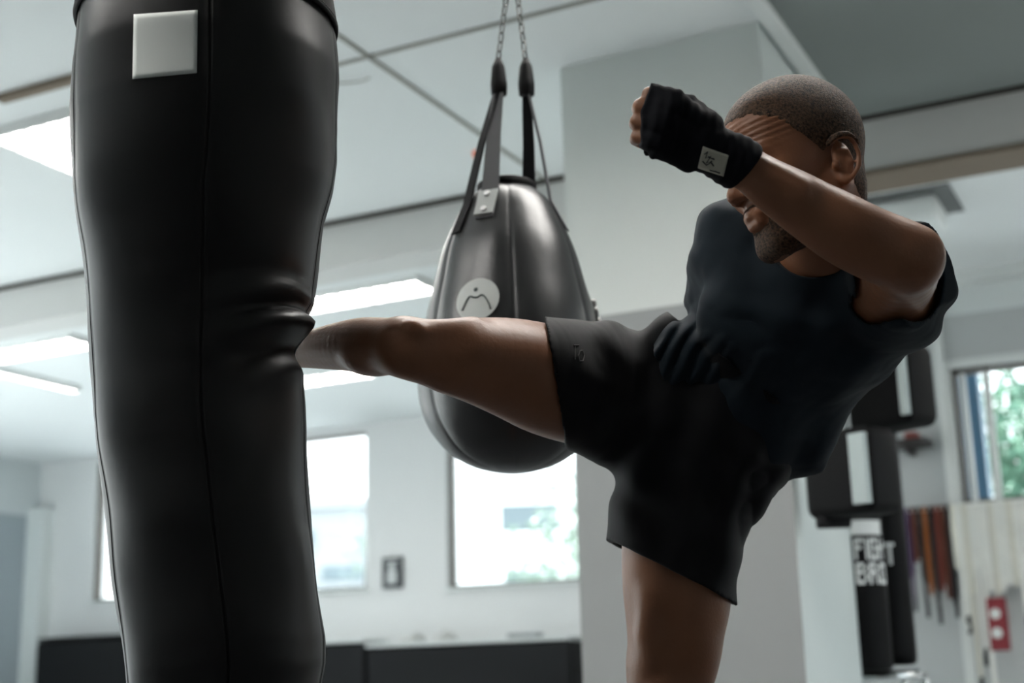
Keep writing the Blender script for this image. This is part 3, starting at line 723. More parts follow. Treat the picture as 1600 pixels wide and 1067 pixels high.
# four straps and the chain that carry it, above the frame
top = PD(interp(TB, -40)[0], -40, 1.93); ap = top+np.array([0, 0, .42]); mb = MB()
for k in range(4):
    th = math.pi/4+k*math.pi/2; d = -FH*math.cos(th)+RH*math.sin(th); q = band_ring(zb_+.045, np.array([th]), -.002)[0]
    tng = np.cross(d, (0, 0, 1)); mb.ribbon([q-np.array([0, 0, .04]), q, ap+d*.012], [tng*.018]*3, [d]*3, .004)
mb.build('strap', m_band, bag)
mc = MB(); chain_mb(mc, ap-np.array([0, 0, .02]), np.array([ap[0], ap[1], ZC])); mc.build('chain', mat('chain_steel', (.10, .10, .095), .45, .5, 1), bag)
# square patch following the leather
def bag_pt(px, py, off):
    best = None; s0 = None; q0 = ray(px, py)/np.linalg.norm(ray(px, py))
    th = 0.0
    cx, hw, D = interp(TB, py); th = math.asin(max(-1, min(1, (px-cx)/hw))); pr = py
    for _ in range(12):
        p = bag_ring(pr, np.array([th]), off)[0]; v = p-CAM; w = v@W_; qx, qy = 800+FPX*(v@R_)/w, 533.5-FPX*(v@U_)/w
        cx, hw, D = interp(TB, pr); th += (px-qx)/hw/max(.3, math.cos(th)); pr += (py-qy)
    return p
NP = 15; V = []
for j in range(NP):
    for i in range(NP):
        u, v = i/(NP-1), j/(NP-1)
        x = (1-u)*(1-v)*209+u*(1-v)*309+(1-u)*v*207+u*v*307.5; y = (1-u)*(1-v)*22.5+u*(1-v)*15.5+(1-u)*v*123.5+u*v*114
        V.append(bag_pt(x, y, .0009))
Fc = [(j*NP+i, j*NP+i+1, (j+1)*NP+i+1, (j+1)*NP+i) for j in range(NP-1) for i in range(NP-1)]
o = mesh('patch', V, Fc, mat('patch_white', (.88, .92, .885), .55, .3, bump=(40, .1, .001)), bag, True)
sm_ = o.modifiers.new('s', 'SOLIDIFY'); sm_.thickness = .0005; sm_.offset = 0
o['label'] = 'plain pale square patch'

# ------------------------------------------------------------ teardrop bag
TD = 2.82
tb = PD(800, 740, TD); ax0 = PD(800, 600, TD); TX, TY = ax0[0], ax0[1]
tear = empty('teardrop_bag', (TX, TY, tb[2]), 'grey black teardrop punching bag hanging on straps behind the kicking leg', 'punching bag')
TP = [(296, 38), (310, 58), (330, 74), (360, 89), (400, 106), (450, 119), (500, 132), (550, 141), (600, 146), (640, 141), (670, 129), (700, 106), (718, 82), (730, 55), (737, 25), (739, 0)]
tp = smoothpts([(a, b) for a, b in TP], 4); n = 90; V = []; SE = [math.radians(a) for a in (-60, 2, 62, 120, 180, 240)]
zz = []
for py, r in tp:
    p = PD(800, py, TD); q = ray(800, py); s = (TD/(q@FH))/FPX; zz.append((p[2], r*s))
z_hi, z_lo = zz[0][0], zz[-1][0]
for i, (z, r) in enumerate(zz):
    for k in range(n*2):
        th = 2*math.pi*k/(n*2); dd = min(abs((th-s_+math.pi) % (2*math.pi)-math.pi) for s_ in SE)
        rr = r*(1-.018*math.exp(-(dd/.03)**2)-.02*math.exp(-(dd/.16)**2)+.012*math.sin(6*th+2)*math.sin(9*z))
        d = -FH*math.cos(th)+RH*math.sin(th); V.append((TX+d[0]*rr, TY+d[1]*rr, z))
n2 = n*2; Fc = [(i*n2+k, (i+1)*n2+k, (i+1)*n2+(k+1) % n2, i*n2+(k+1) % n2) for i in range(len(zz)-1) for k in range(n2)]; Fc.append(tuple(range(n2)))
m_tear = mat('grey_black_leather', (.016, .017, .018), .36, .8, bump=(14, .18, .01))
mesh('shell', V, Fc, m_tear, tear, True)
def tear_r(z): return float(np.interp(z, [a for a, b in zz][::-1], [b for a, b in zz][::-1]))
def tear_pt(th, z, off=.002):
    d = -FH*math.cos(th)+RH*math.sin(th); r = tear_r(z)+off; return np.array([TX, TY, 0])+d*r+np.array([0, 0, z])
s_t = (TD/(ray(800, 600)@FH))/FPX
# collar ring
MB().tube([np.array([TX, TY, z_hi-.012]), np.array([TX, TY, z_hi-.004]), np.array([TX, TY, z_hi+.008]), np.array([TX, TY, z_hi+.012])], [.058, .064, .064, .058], 32).build('collar', m_band, tear, True)
# straps
L1, L2 = PD(779, 118, TD), PD(822, 118, TD)
m_strap = mat('strap_webbing', (.006, .006, .007), .85, .15); m_strapg = mat('strap_grey', (.10, .10, .105), .7, .3)
def strap(a, b, th, z, m, w0=.012, w1=.019, name='strap'):
    p = tear_pt(th, z, .003); d = -FH*math.cos(th)+RH*math.sin(th); tg = np.cross(d, (0, 0, 1)); tg /= np.linalg.norm(tg)
    lowz = z-.07; p2 = tear_pt(th, lowz, .003); sl = p-p2; sl /= np.linalg.norm(sl)
    pts = [np.asarray(a), np.asarray(a)*.5+p*.5+d*.004, p, p2]; nr = np.cross(tg, sl); nr = nr if nr@d > 0 else -nr
    return MB().ribbon(pts, [tg*w0, tg*(w0+w1)/2, tg*w1, tg*w1], [d, d, nr, nr], .004).build(name, m, tear), p, p2, tg, nr
def z_at(py, px=800): return PD(px, py, TD)[2]
strap(L1-np.array([0, 0, .02]), 0, math.radians(-52), z_at(332), m_strap, .011, .014)
o, p_, p2, tg, nr = strap(L1-np.array([0, 0, .02]), 0, math.radians(-22), z_at(318), m_strapg)
strap(L2-np.array([0, 0, .02]), 0, math.radians(145), z_at(310), m_strap, .010, .018)
strap(L2-np.array([0, 0, .02]), 0, math.radians(72), z_at(322), m_strapg, .008, .008)
# clear badge with two rivets on the front strap
pc = (p_+p2)/2; up_ = (p_-p2)/np.linalg.norm(p_-p2)
bd = MB().obox(pc+nr*.006, tg, nr, up_, .021, .002, .034).build('badge', mat('badge_grey', (.36, .38, .37), .35, .5), tear)
for s in (-.022, .022): MB().disc(pc+nr*.010+up_*s, tg, up_, nr, .0065, .004, 16).build('rivet', mat('rivet_white', (.8, .8, .8), .3), bd)
for Lq in (L1, L2):         # sewn loops
    MB().tube([Lq+np.array([0, 0, -.045]), Lq+np.array([0, 0, -.02]), Lq+np.array([0, 0, .02]), Lq+np.array([0, 0, .04])], [.017, .018, .014, .006], 12).build('loop', m_band, tear, True)
A_ = PD(800, -75, TD); m_chain = mat('chain_steel', (.10, .10, .095), .45, .5, 1)
for Lq in (L1, L2):
    mc = MB(); chain_mb(mc, Lq+np.array([0, 0, .035]), A_, .028, .0075, .0019); mc.build('chain', m_chain, tear)
mc = MB(); chain_mb(mc, A_, np.array([A_[0], A_[1], ZC])); mc.build('chain', m_chain, tear)
# white lacing on the right side
mb = MB(); pts = []
thl = math.radians(84)
for k, t in enumerate(np.linspace(z_at(478), z_at(600), 16)):
    thk = thl+(.05 if k % 2 else -.05); pts.append(tear_pt(thk, t, .006))
mb.tube(smoothpts(pts, 4), .0045, 8).build('lacing', mat('white_cord', (.6, .6, .58), .7), tear, True)
# round emblem: pale disc with a small figure
zc_ = z_at(499); thc = -math.asin((800-752)/interp([(a, b) for a, b in TP], 499)[0])
def emb(u, v, off):     # u right, v up, metres on the surface
    z = zc_+v; return tear_pt(thc+u/tear_r(z), z, off)
def emb_disc(r, cu, cv, off, name, m, parent, sx=1, rings=5, seg=36):
    V = [emb(cu, cv, off)]; Fc = []
    for j in range(1, rings+1):
        for k in range(seg): a = 2*math.pi*k/seg; V.append(emb(cu+r*sx*j/rings*math.cos(a), cv+r*j/rings*math.sin(a), off))
    for k in range(seg): Fc.append((0, 1+k, 1+(k+1) % seg))
    for j in range(rings-1):
        for k in range(seg): a, b = 1+j*seg+k, 1+j*seg+(k+1) % seg; Fc.append((a, a+seg, b+seg, b))
    return mesh(name, V, Fc, m, parent, True)
em = emb_disc(.0455, 0, 0, .0028, 'emblem', mat('emblem_white', (.66, .70, .68), .6), tear); em['label'] = 'round white emblem'
m_mark = mat('emblem_mark', (.03, .05, .045), .6)
emb_disc(.0045, -.003, .021, .0036, 'emblem_mark', m_mark, em, 1)
mb = MB()
arc = [(-.030, -.020), (-.022, -.002), (-.014, .008), (-.006, .005), (.002, .004), (.010, .008), (.018, .002), (.026, -.012), (.030, -.024)]
pt = smoothpts([list(emb(u, v, .004)) for u, v in arc], 4); mb.tube(pt, .0016, 6).build('emblem_mark', m_mark, em, True)
# ------------------------------------------------------------ the fighter
VOX = 0.003
foot = P(1085, 1560, 2.3)
def skinmat():
    m = mat('skin', (.25, .105, .052), .43, .38, bump=(160, .4, .0012), var=(9, (.31, .14, .075), .5))
    return m
m_skin = skinmat()
# head frame: X towards the nose, Y to his left ear, Z up
yawh, pit, rol = math.radians(20), math.radians(-15), math.radians(3)
fx = -RH*math.cos(yawh)-FH*math.sin(yawh); fz = np.array([0, 0, 1.0])
fx = fx*math.cos(pit)+fz*math.sin(pit); fx /= np.linalg.norm(fx)
fy = np.cross(fz, fx); fy /= np.linalg.norm(fy); fz = np.cross(fx, fy)
t_ = fy*math.cos(rol)+fz*math.sin(rol); fz = fz*math.cos(rol)-fy*math.sin(rol); fy = t_
HM = np.stack([fx, fy, fz]); HD = 2.06
HC = P(1244, 258, HD); HS = 1.04
def hp(x, y, z): return HC+(fx*x+fy*y+fz*z)*HS
def rotl(a, b, c):      # local rotation (deg about X, Y, Z) in head axes, as rows in world
    a, b, c = map(math.radians, (a, b, c))
    Rx = np.array([[1,0,0],[0,math.cos(a),-math.sin(a)],[0,math.sin(a),math.cos(a)]]); Ry = np.array([[math.cos(b),0,math.sin(b)],[0,1,0],[-math.sin(b),0,math.cos(b)]]); Rz = np.array([[math.cos(c),-math.sin(c),0],[math.sin(c),math.cos(c),0],[0,0,1]])
    return (Rz@Ry@Rx).T@HM
def he(x, y, z, a, b, c, R=(0, 0, 0)): return f_ell(hp(x, y, z), np.array([a, b, c])*HS, rotl(*R))
def hc(p, q, r1, r2): return f_cone(hp(*p), hp(*q), r1*HS, r2*HS)

def add_head(V, k0=.022):
    V.group([he(-.014, 0, .036, .099, .079, .092)], .01)
    V.group([he(.030, 0, .030, .066, .068, .072)], .03)                     # forehead
    V.group([he(.036, 0, -.028, .060, .062, .066)], .03)                    # mid face
    V.group([he(.034, 0, -.072, .056, .054, .046)], .025)                   # jaw
    V.group([hc((.074, -.014, -.108), (.074, .014, -.108), .021, .021)], .022)  # chin
    V.group([hc((-.012, s*.058, -.050), (.050, s*.034, -.100), .019, .017) for s in (1, -1)], .02)
    V.group([he(.060, s*.045, -.024, .026, .020, .018) for s in (1, -1)], .02)   # cheek bones
    V.group([hc((.088, s*.012, .020), (.074, s*.046, .018), .010, .008) for s in (1, -1)], .014)
    V.group([he(.096, s*.031, -.001, .017, .017, .011) for s in (1, -1)], .014, mode='s')
    V.group([hc((.090, 0, .010), (.113, 0, -.028), .0085, .0125)], .010)
    V.group([he(.103, s*.0135, -.033, .0115, .0085, .009) for s in (1, -1)], .006)
    V.group([he(.104, s*.009, -.043, .005, .0035, .005) for s in (1, -1)], .003, mode='s')
    V.group([he(.086, 0, -.060, .017, .027, .014)], .012)
    V.group([hc((.096, -.014, -.0615), (.096, .014, -.0615), .0062, .0062), hc((.101, -.003, -.0605), (.101, .003, -.0605), .0058, .0058)], .006)
    V.group([hc((.095, -.012, -.0745), (.095, .012, -.0745), .0072, .0072)], .006)
    V.group([hc((.104, -.018, -.068), (.104, .018, -.068), .0016, .0016)], .002, mode='s')
    V.group([f_cone(hp(-.030, 0, -.045), P(1290, 372, 2.13), .060, .066), f_cone(P(1290, 372, 2.13), P(1300, 410, 2.19), .064, .060)], .025)
    EX, EZ = -.005, -.031
    for s in (1, -1):       # ears: rim, bowl, lobe
        pts = [(.004, .030), (-.006, .036), (-.019, .034), (-.027, .022), (-.028, .006), (-.022, -.010), (-.012, -.021), (-.003, -.026)]
        q = smoothpts([list(hp(a+EX, s*(.084+.011*max(0, min(1, -a/.02))), b-.004+EZ)) for a, b in pts], 3)
        V.group([he(-.011+EX, s*.081, .002+EZ, .015, .0055, .029, (0, 0, -18*s))], .006)
        V.group([f_cone(q[i], q[i+1], .0042*HS, .0042*HS) for i in range(len(q)-1)], .003)
        V.group([he(-.004+EX, s*.080, -.024+EZ, .009, .0065, .011)], .004)
        V.group([hc((-.004+EX, s*.087, .016+EZ), (-.016+EX, s*.090, .012+EZ), .003, .003), hc((-.016+EX, s*.090, .012+EZ), (-.018+EX, s*.090, -.006+EZ), .003, .003)], .003)
        V.group([he(-.009+EX, s*.092, EZ, .0075, .006, .011)], .003, mode='s')
        V.group([he(.004+EX, s*.082, -.004+EZ, .006, .007, .007)], .004)
HEADLO, HEADHI = HC-.17, HC+.17
def headlocal(g): q = (g-HC)@HM.T/HS; return q[..., 0], q[..., 1], q[..., 2]

# limbs: px, py, depth, radius in px
KICK = [(1080, 655, 2.36, 112), (1000, 628, 2.36, 104), (925, 604, 2.31, 97), (880, 597, 2.27, 91), (850, 591, 2.24, 86), (800, 574, 2.19, 77), (750, 562, 2.15, 66), (700, 556, 2.12, 55.5), (660, 549, 2.10, 50), (632, 541, 2.09, 45)]
SHIN = [(636, 543, 2.09, 44), (600, 540, 2.12, 44), (565, 539, 2.16, 43), (530, 541, 2.20, 37.5), (500, 544, 2.235, 32.5), (470, 547, 2.27, 28), (425, 552, 2.315, 23), (380, 556, 2.35, 20), (345, 558, 2.38, 20)]
STAND = [(1110, 690, 2.36, 112), (1080, 770, 2.36, 102), (1062, 850, 2.35, 90), (1058, 900, 2.345, 86), (1058, 940, 2.34, 82.5), (1056, 975, 2.335, 77), (1054, 1010, 2.33, 73.5), (1049, 1040, 2.33, 71), (1043, 1075, 2.325, 63), (1042, 1110, 2.32, 60), (1047, 1150, 2.34, 56),
         (1058, 1210, 2.37, 59), (1066, 1260, 2.385, 56), (1074, 1330, 2.38, 42), (1080, 1400, 2.37, 33), (1083, 1450, 2.365, 31)]
FORE = [(1424, 401, 1.93, 52), (1400, 395, 1.93, 56), (1365, 382, 1.93, 56.5), (1320, 360, 1.925, 55), (1275, 333, 1.92, 50), (1235, 308, 1.915, 45), (1200, 286, 1.91, 39), (1172, 266, 1.91, 34), (1150, 253, 1.905, 32)]
UPARM = [(1376, 470, 2.17, 68), (1390, 452, 2.10, 62), (1406, 430, 2.02, 58), (1416, 412, 1.95, 52)]
RUP = [(1172, 380, 2.27, 58), (1140, 440, 2.33, 50), (1128, 480, 2.40, 46), (1140, 510, 2.44, 42)]
RFORE = [(1140, 510, 2.44, 40), (1152, 550, 2.48, 40), (1166, 590, 2.51, 30), (1176, 615, 2.52, 26)]
TORSO = [(1128, 668, 2.36, 118), (1150, 630, 2.35, 112), (1190, 580, 2.32, 108), (1235, 520, 2.28, 118), (1262, 470, 2.25, 118), (1285, 420, 2.22, 92)]

LO_ = np.minimum.reduce([P(330, 560, 2.45), P(1500, 500, 1.8), P(1000, 1560, 2.3), P(1000, 200, 1.8)])-.14
HI_ = np.maximum.reduce([P(1500, 300, 2.3), P(1270, 100, 2.15), P(1240, 620, 2.62), P(330, 560, 2.5)])+.14
def trunk(B):
    B.group(chain(TORSO), .02)
    B.group([f_cone(P(1160, 400, 2.27), P(1262, 420, 2.22), .072, .085), f_cone(P(1262, 420, 2.22), P(1385, 462, 2.15), .085, .075)], .04)
    B.group([f_ell(P(1240, 500, 2.22), (.075, .15, .10), np.stack([W_, R_, U_]))], .04)
    B.group([ball(1178, 688, 2.41, 62)], .04)
def thighs(B):
    B.group(chain(KICK), .035)
    B.group(chain(STAND), .035)
B = Vol(LO_, HI_, VOX)
trunk(B); thighs(B)
B.group(chain(SHIN), .016)
B.group([f_ell(P(588, 556, 2.14), np.array([.048, .028, .030]), np.stack([R_, U_, W_]))], .018)         # calf
B.group([f_ell(P(648, 515, 2.055), np.array([.020, .014, .014]), np.stack([R_*.95-U_*.3, U_*.95+R_*.3, W_]))], .010)   # kneecap
B.group([f_cone(P(735, 520, 2.115), P(672, 516, 2.075), .022, .013)], .018)                          # tendon above the knee
B.group([f_cone(P(612, 528, 2.075), P(600, 530, 2.09), .012, .009)], .014)
B.group([f_ell(P(640, 535, 2.035), np.array([.020, .007, .010]), np.stack([R_*.8+U_*.6, U_*.8-R_*.6, W_]))], .010, mode='s')
B.group([f_cone(P(815, 562, 2.165), P(735, 545, 2.10), .034, .026)], .03)                             # thigh muscle
B.group([f_cone(P(830, 628, 2.215), P(700, 585, 2.11), .026, .018)], .03)
B.group([f_ell(P(1018, 1005, 2.29), np.array([.024, .048, .034]), np.stack([R_, U_, W_]))], .018)       # inner knee muscle
B.group([f_ell(P(1080, 985, 2.29), np.array([.026, .060, .030]), np.stack([R_, U_, W_]))], .022)
B.group([f_ell(P(1040, 1085, 2.27), np.array([.026, .030, .020]), np.stack([R_, U_, W_]))], .015)
B.group([f_cone(P(1022, 930, 2.285), P(1012, 985, 2.275), .018, .012)], .025)
# standing foot, ball of the foot on the floor
an = P(1083, 1450, 2.365); toe = np.array([an[0]+.02, an[1]-.02, 0])
dft = -RH*.85-FH*.5; dft /= np.linalg.norm(dft)
heel = np.array([*(an[:2]-dft[:2]*.035), an[2]-.035]); bal = np.array([*(an[:2]+dft[:2]*.12), .028])
B.group([f_cone(an, heel, .036, .033), f_cone(heel, bal, .034, .028), f_cone(an+dft*.02, bal, .036, .026)], .02)
sd_ = np.cross(dft, (0, 0, 1))
for k, (o_, l_) in enumerate(((-.032, .045), (-.012, .042), (.006, .036), (.021, .030), (.034, .024))):
    B.group([f_cone(bal+sd_*o_+np.array([0, 0, -.012]), bal+sd_*o_+dft*l_+np.array([0, 0, -.015]), .014, .0105 if k else .013)], .006)
# kicking foot, behind the bag
ak = P(345, 558, 2.38); q1 = ak+(-W_*.3+R_*.1-U_*.2)*.0
B.group([f_cone(ak, ak+W_*.045+R_*.01, .036, .030), f_cone(ak, ak-R_*.11-U_*.03-W_*.02+W_*.04, .034, .026), f_cone(ak-R_*.10+W_*.02-U_*.03, ak-R_*.16+W_*.05-U_*.035, .027, .016)], .02)
# arms
B.group(chain(UPARM), .03)
B.group(chain(FORE), .014)
B.group([f_ell(P(1330, 352, 1.905), np.array([.062, .028, .030]), np.stack([R_*.88-U_*.47, U_*.88+R_*.47, W_]))], .02)   # forearm muscle
B.group([f_cone(P(1250, 300, 1.885), P(1180, 258, 1.885), .016, .010)], .018)
B.group([f_ell(P(1440, 398, 1.925), np.array([.016, .020, .018]), np.stack([R_, U_, W_]))], .014)      # elbow point
B.group(chain(RUP), .03); B.group(chain(RFORE), .015)
# left fist. a: along the fingers, b: thumb to little finger, nb: out of the back of the hand
A0 = P(1148, 252, 1.905); A1 = P(1022, 183, 1.885)
ha = A1-A0; HL = np.linalg.norm(ha); ha /= HL
hb = -U_*.87-R_*.45; hb -= ha*(hb@ha); hb /= np.linalg.norm(hb); hb = -hb if hb@U_ > 0 else hb
hn = np.cross(ha, hb); hn = hn if hn@W_ < 0 else -hn
A0h = A0+ha*.026
def hh(a, b, n): return A0h+ha*a+hb*b+hn*n
B.group([f_cone(A0, hh(.030, .002, 0), .029, .030), f_cone(hh(.028, -.012, .002), hh(.085, -.020, .004), .022, .021), f_cone(hh(.028, .012, .0), hh(.080, .022, .0), .023, .019),
         f_cone(hh(.03, 0, .002), hh(.085, 0, .006), .024, .021)], .016)
FING = [(-.031, .094, .0104, 0), (-.0105, .099, .0108, 1), (.0095, .095, .0102, 2), (.028, .087, .0092, 3)]
for (b, a, r, k) in FING:
    c0 = hh(a-.006, b, .006); c1 = c0+ha*.030*(1-.05*k)+hb*.004-hn*.020; c2 = c1-ha*.004-hn*.026; c3 = c2-ha*.021-hn*.004
    B.group([f_cone(c0, c1, r+.0012, r)], .006); B.group([f_cone(c1, c2, r+.0008, r-.0008)], .0012); B.group([f_cone(c2, c3, r-.0006, r-.0020)], .0012)
# thumb: leaves the side of the palm near its base and closes across the fingers
t0, t1, t2, t3 = hh(.030, -.026, -.008), hh(.062, -.038, -.026), hh(.090, -.026, -.042), hh(.104, -.004, -.048)
B.group([f_cone(t0, t1, .017, .0135)], .012); B.group([f_cone(t1, t2, .0132, .0115)], .002); B.group([f_cone(t2, t3, .0115, .0095)], .002)
# right hand, loosely curled behind the back
r0_ = P(1176, 615, 2.52); ra_ = (R_*.15-U_*.85+W_*.12); ra_ /= np.linalg.norm(ra_); rb_ = np.cross(ra_, W_); rb_ /= np.linalg.norm(rb_); rn_ = np.cross(ra_, rb_)
B.group([f_cone(r0_, r0_+ra_*.08+rb_*.012, .026, .020), f_cone(r0_, r0_+ra_*.08-rb_*.014, .026, .021)], .015)
for k, b in enumerate((-.030, -.010, .010, .028)):
    c0 = r0_+ra_*.085+rb_*b; c1 = c0+ra_*.034+rn_*.010; c2 = c1+ra_*.016+rn_*.020; c3 = c2-ra_*.002+rn_*.018
    for p, q, r in ((c0, c1, .0105), (c1, c2, .0098), (c2, c3, .0088)): B.group([f_cone(p, q, r, r-.0008)], .003)
B.group([f_cone(r0_+ra_*.02-rb_*.025, r0_+ra_*.06-rb_*.042+rn_*.015, .015, .012), f_cone(r0_+ra_*.06-rb_*.042+rn_*.015, r0_+ra_*.088-rb_*.040+rn_*.03, .012, .009)], .006)
add_head(B)
V0, F0 = B.mesh(); V0 = relax(V0, F0, 5, .5)
# forehead creases: long shallow furrows across the brow and temple
hx, hy, hz = headlocal(V0)
G_ = np.stack([B.grad(V0[i:i+200000]) for i in range(0, len(V0), 200000)][0:1], 0)[0] if len(V0) <= 200000 else np.concatenate([B.grad(V0[i:i+200000]) for i in range(0, len(V0), 200000)])
G_ /= np.maximum(np.linalg.norm(G_, axis=1), 1e-6)[:, None]
az = np.arctan2(hy, hx)
wv = hz+.010*np.cos(az*1.6)-.004*np.sin(az*3+1)
amp = np.exp(-((hz-.046)/.021)**2)*np.clip((hx-.015)/.03, 0, 1)*(np.abs(hy) < .085)*(np.abs(hx) < .14)
V0 = V0+G_*(.0019*amp*np.sin(wv*2*math.pi/.0088))[:, None]
person = empty('person', (toe[0], toe[1], 0), 'person in dark t-shirt and shorts kicking the heavy bag, forearm raised before the face', 'person')
body = fastmesh('body', V0, F0, m_skin, person)

# ---- short hair: a thin cap over the scalp
def hair_clip(g, v):
    x, y, z = headlocal(g); az = np.arctan2(np.abs(y), x)
    line = np.interp(az, [0, .5, .9, 1.15, 1.45, 1.75, 2.1, 2.5, 3.15], [.076, .070, .050, .022, -.004, -.014, -.060, -.078, -.080])
    line = line+.002*n3(g, 260)
    d = (line-z)*.75; ear = .027-np.sqrt((x+.016)**2+((z+.035)*.8)**2)
    return np.maximum(np.maximum(v-.0004-.0022*np.clip(-d/.018, 0, 1)-.0005*n3(g, 700), d), np.where(np.abs(y) > .05, ear, -1))
H = Vol(HEADLO, HEADHI, .0022); add_head(H)
H.apply(HEADLO, HEADHI, hair_clip)
Vh, Fh_ = H.mesh(); Vh = relax(Vh, Fh_, 1, .4)
m_hair = mat('cropped_hair', (.020, .011, .006), .65, .3, bump=(600, 1.0, .004), var=(260, (.17, .095, .055), .35))
fastmesh('hair', Vh, Fh_, m_hair, person)
def beard_clip(g, v):
    x, y, z = headlocal(g)
    lips = .0155-np.sqrt((z+.068)**2+(np.maximum(np.abs(y)-.010, 0))**2+(np.maximum(.085-x, 0))**2)
    d = np.maximum(np.maximum(z+.047, -.128-z), .022-x)
    return np.maximum(np.maximum(v-.0003-.0014*np.clip(-d/.012, 0, 1)-.0004*n3(g, 700), d+.0015*n3(g, 260)), lips)
Bd = Vol(HEADLO, HEADHI, .0022); add_head(Bd); Bd.apply(HEADLO, HEADHI, beard_clip)
Vb, Fb = Bd.mesh(); fastmesh('beard', relax(Vb, Fb, 1, .4), Fb, m_hair, person)
for s in (1, -1):
    bm = bmesh.new(); bmesh.ops.create_uvsphere(bm, u_segments=20, v_segments=14, radius=.0118)
    c = hp(.079, s*.031, -.002); me = bpy.data.meshes.new('eye'); bm.to_mesh(me); bm.free(); me.transform(Matrix.Translation(Vector(c)))
    link('eye', me, mat('eye_white', (.5, .46, .42), .3), person, True)

# ---- t-shirt
def foldfield(g, dirs):
    return sum(a*np.sin((g@np.asarray(d))*f+ph+1.2*n3(g, 9, ph)) for d, f, a, ph in dirs)
T = Vol(np.minimum.reduce([P(1040, 800, 2.55), P(1520, 800, 1.85), P(1040, 280, 1.85)])-.1, np.maximum.reduce([P(1540, 300, 2.2), P(1400, 280, 2.5), P(1030, 500, 2.7)])+.1, .003)
SH = [(1128, 560, 2.33, 72), (1150, 590, 2.33, 92), (1190, 590, 2.32, 108), (1232, 562, 2.30, 104), (1262, 520, 2.27, 118), (1268, 470, 2.24, 122), (1280, 425, 2.215, 98)]
trunk(T); T.group(chain(RUP), .03); T.group([q for q in chain(UPARM)][:6], .02)
T.a[T.a < .4] -= .006; T_base = T.a+.002
T.group(chain(SH), .02)
T.group(chain([(1165, 372, 2.26, 60), (1158, 400, 2.28, 64), (1152, 430, 2.31, 69), (1152, 462, 2.34, 74), (1158, 490, 2.36, 74)]), .03)
T.group([f_cone(P(1175, 378, 2.26), P(1262, 410, 2.22), .074, .095), f_cone(P(1262, 410, 2.22), P(1385, 455, 2.16), .095, .088)], .04)
T.group(chain([(1335, 500, 2.24, 97), (1362, 478, 2.20, 92), (1390, 455, 2.14, 84), (1410, 432, 2.08, 76), (1419, 417, 2.02, 70)]), .03)
T.group(chain([(1330, 500, 2.26, 95), (1303, 558, 2.29, 70), (1276, 618, 2.31, 60), (1262, 665, 2.33, 56), (1266, 698, 2.33, 34), (1276, 722, 2.33, 14)]), .02)
T.group(chain([(1200, 610, 2.33, 100), (1185, 650, 2.34, 92), (1184, 690, 2.35, 64), (1182, 730, 2.36, 44), (1178, 758, 2.36, 28)]), .03)
T.group([ball(1256, 704, 2.36, 37)], .02); T.group([ball(1225, 700, 2.36, 42)], .02)
T.group([ball(1085, 548, 2.30, 58)], .03); T.group([ball(1052, 566, 2.29, 50)], .03); T.group([ball(1030, 590, 2.28, 48)], .02)
TLO, THI = T.lo, T.lo+T.h*(T.n-1)
def plane(p, n):
    n = np.asarray(n, float); n = n/np.linalg.norm(n); return lambda g: (g-p)@n
def pl3(a, b, c, inside):
    n = np.cross(b-a, c-a); n = n/np.linalg.norm(n)
    if (inside-a)@n > 0: n = -n
    return plane(a, n)
hem_t = pl3(P(1000, 520, 2.25), P(1195, 800, 2.32), P(1120, 640, 2.5), P(1260, 470, 2.25))
# sleeve opening faces the camera around the raised upper arm
sl_ = pl3(P(1440, 350, 2.00), P(1432, 492, 2.03), P(1380, 430, 1.955), P(1400, 440, 2.2))
nk = HC+(P(1295, 400, 2.17)-HC)*1.0
def t_shape(g, v, base):
    u = (g-CAM)@R_/((g-CAM)@W_)*FPX+800; w_ = 533.5-(g-CAM)@U_/((g-CAM)@W_)*FPX
    # bunched folds at the waist towards the kicking hip, long drapes elsewhere
    zone = np.exp(-(((u-1045)/75)**2+((w_-560)/70)**2))
    ax = R_*.80-U_*.55
    wav = (g@ax)*290+2.6*n3(g, 15, 1.)+1.1*n3(g, 34, 2.)
    fold = .0050*zone*(np.abs(np.sin(wav*.5))*2-1+.5*n3(g, 60, 5.))
    drape = .0035*np.sin((g@(R_*.5+U_*.75))*62+2.0*n3(g, 8, 2.))+.0022*np.sin((g@(R_*.9-U_*.3))*85+2*n3(g, 11, .4))
    diag = .004*np.exp(-((w_-505-(u-1240)*.1)/70)**2)*np.sin((g@(R_*.2+U_*.95))*95+1.5*n3(g, 9, 4.))
    d = np.minimum(v-fold-drape*(1-zone)-diag*(1-zone)-.0007*n3(g, 90), base)
    d = np.maximum(d, hem_t(g)+.012*n3(g, 22, 3.)-.006)
    near = ((g-P(1415, 420, 1.98))**2).sum(-1) < .17**2
    d = np.where(near, np.maximum(d, sl_(g)), d)
    # neck hole
    neck = np.linalg.norm(g-P(1268, 352, 2.10), axis=-1)-.078
    return np.maximum(d, -neck)
T.apply(TLO, THI, t_shape, T_base)
# hollow the raised sleeve so that the arm comes out of an open cuff
hol = chain([(1372, 470, 2.17, 74), (1395, 448, 2.09, 72), (1412, 424, 2.01, 70), (1426, 405, 1.93, 74)])
T.group([h_ for h_ in hol], .006, mode='s')
Vt, Ft = T.mesh(); Vt = relax(Vt, Ft, 1, .4)
m_shirt = mat('tshirt_cotton', (.011, .019, .027), .85, .2, bump=(700, .35, .0006), sheen=.06)
fastmesh('t_shirt', Vt, Ft, m_shirt, person)
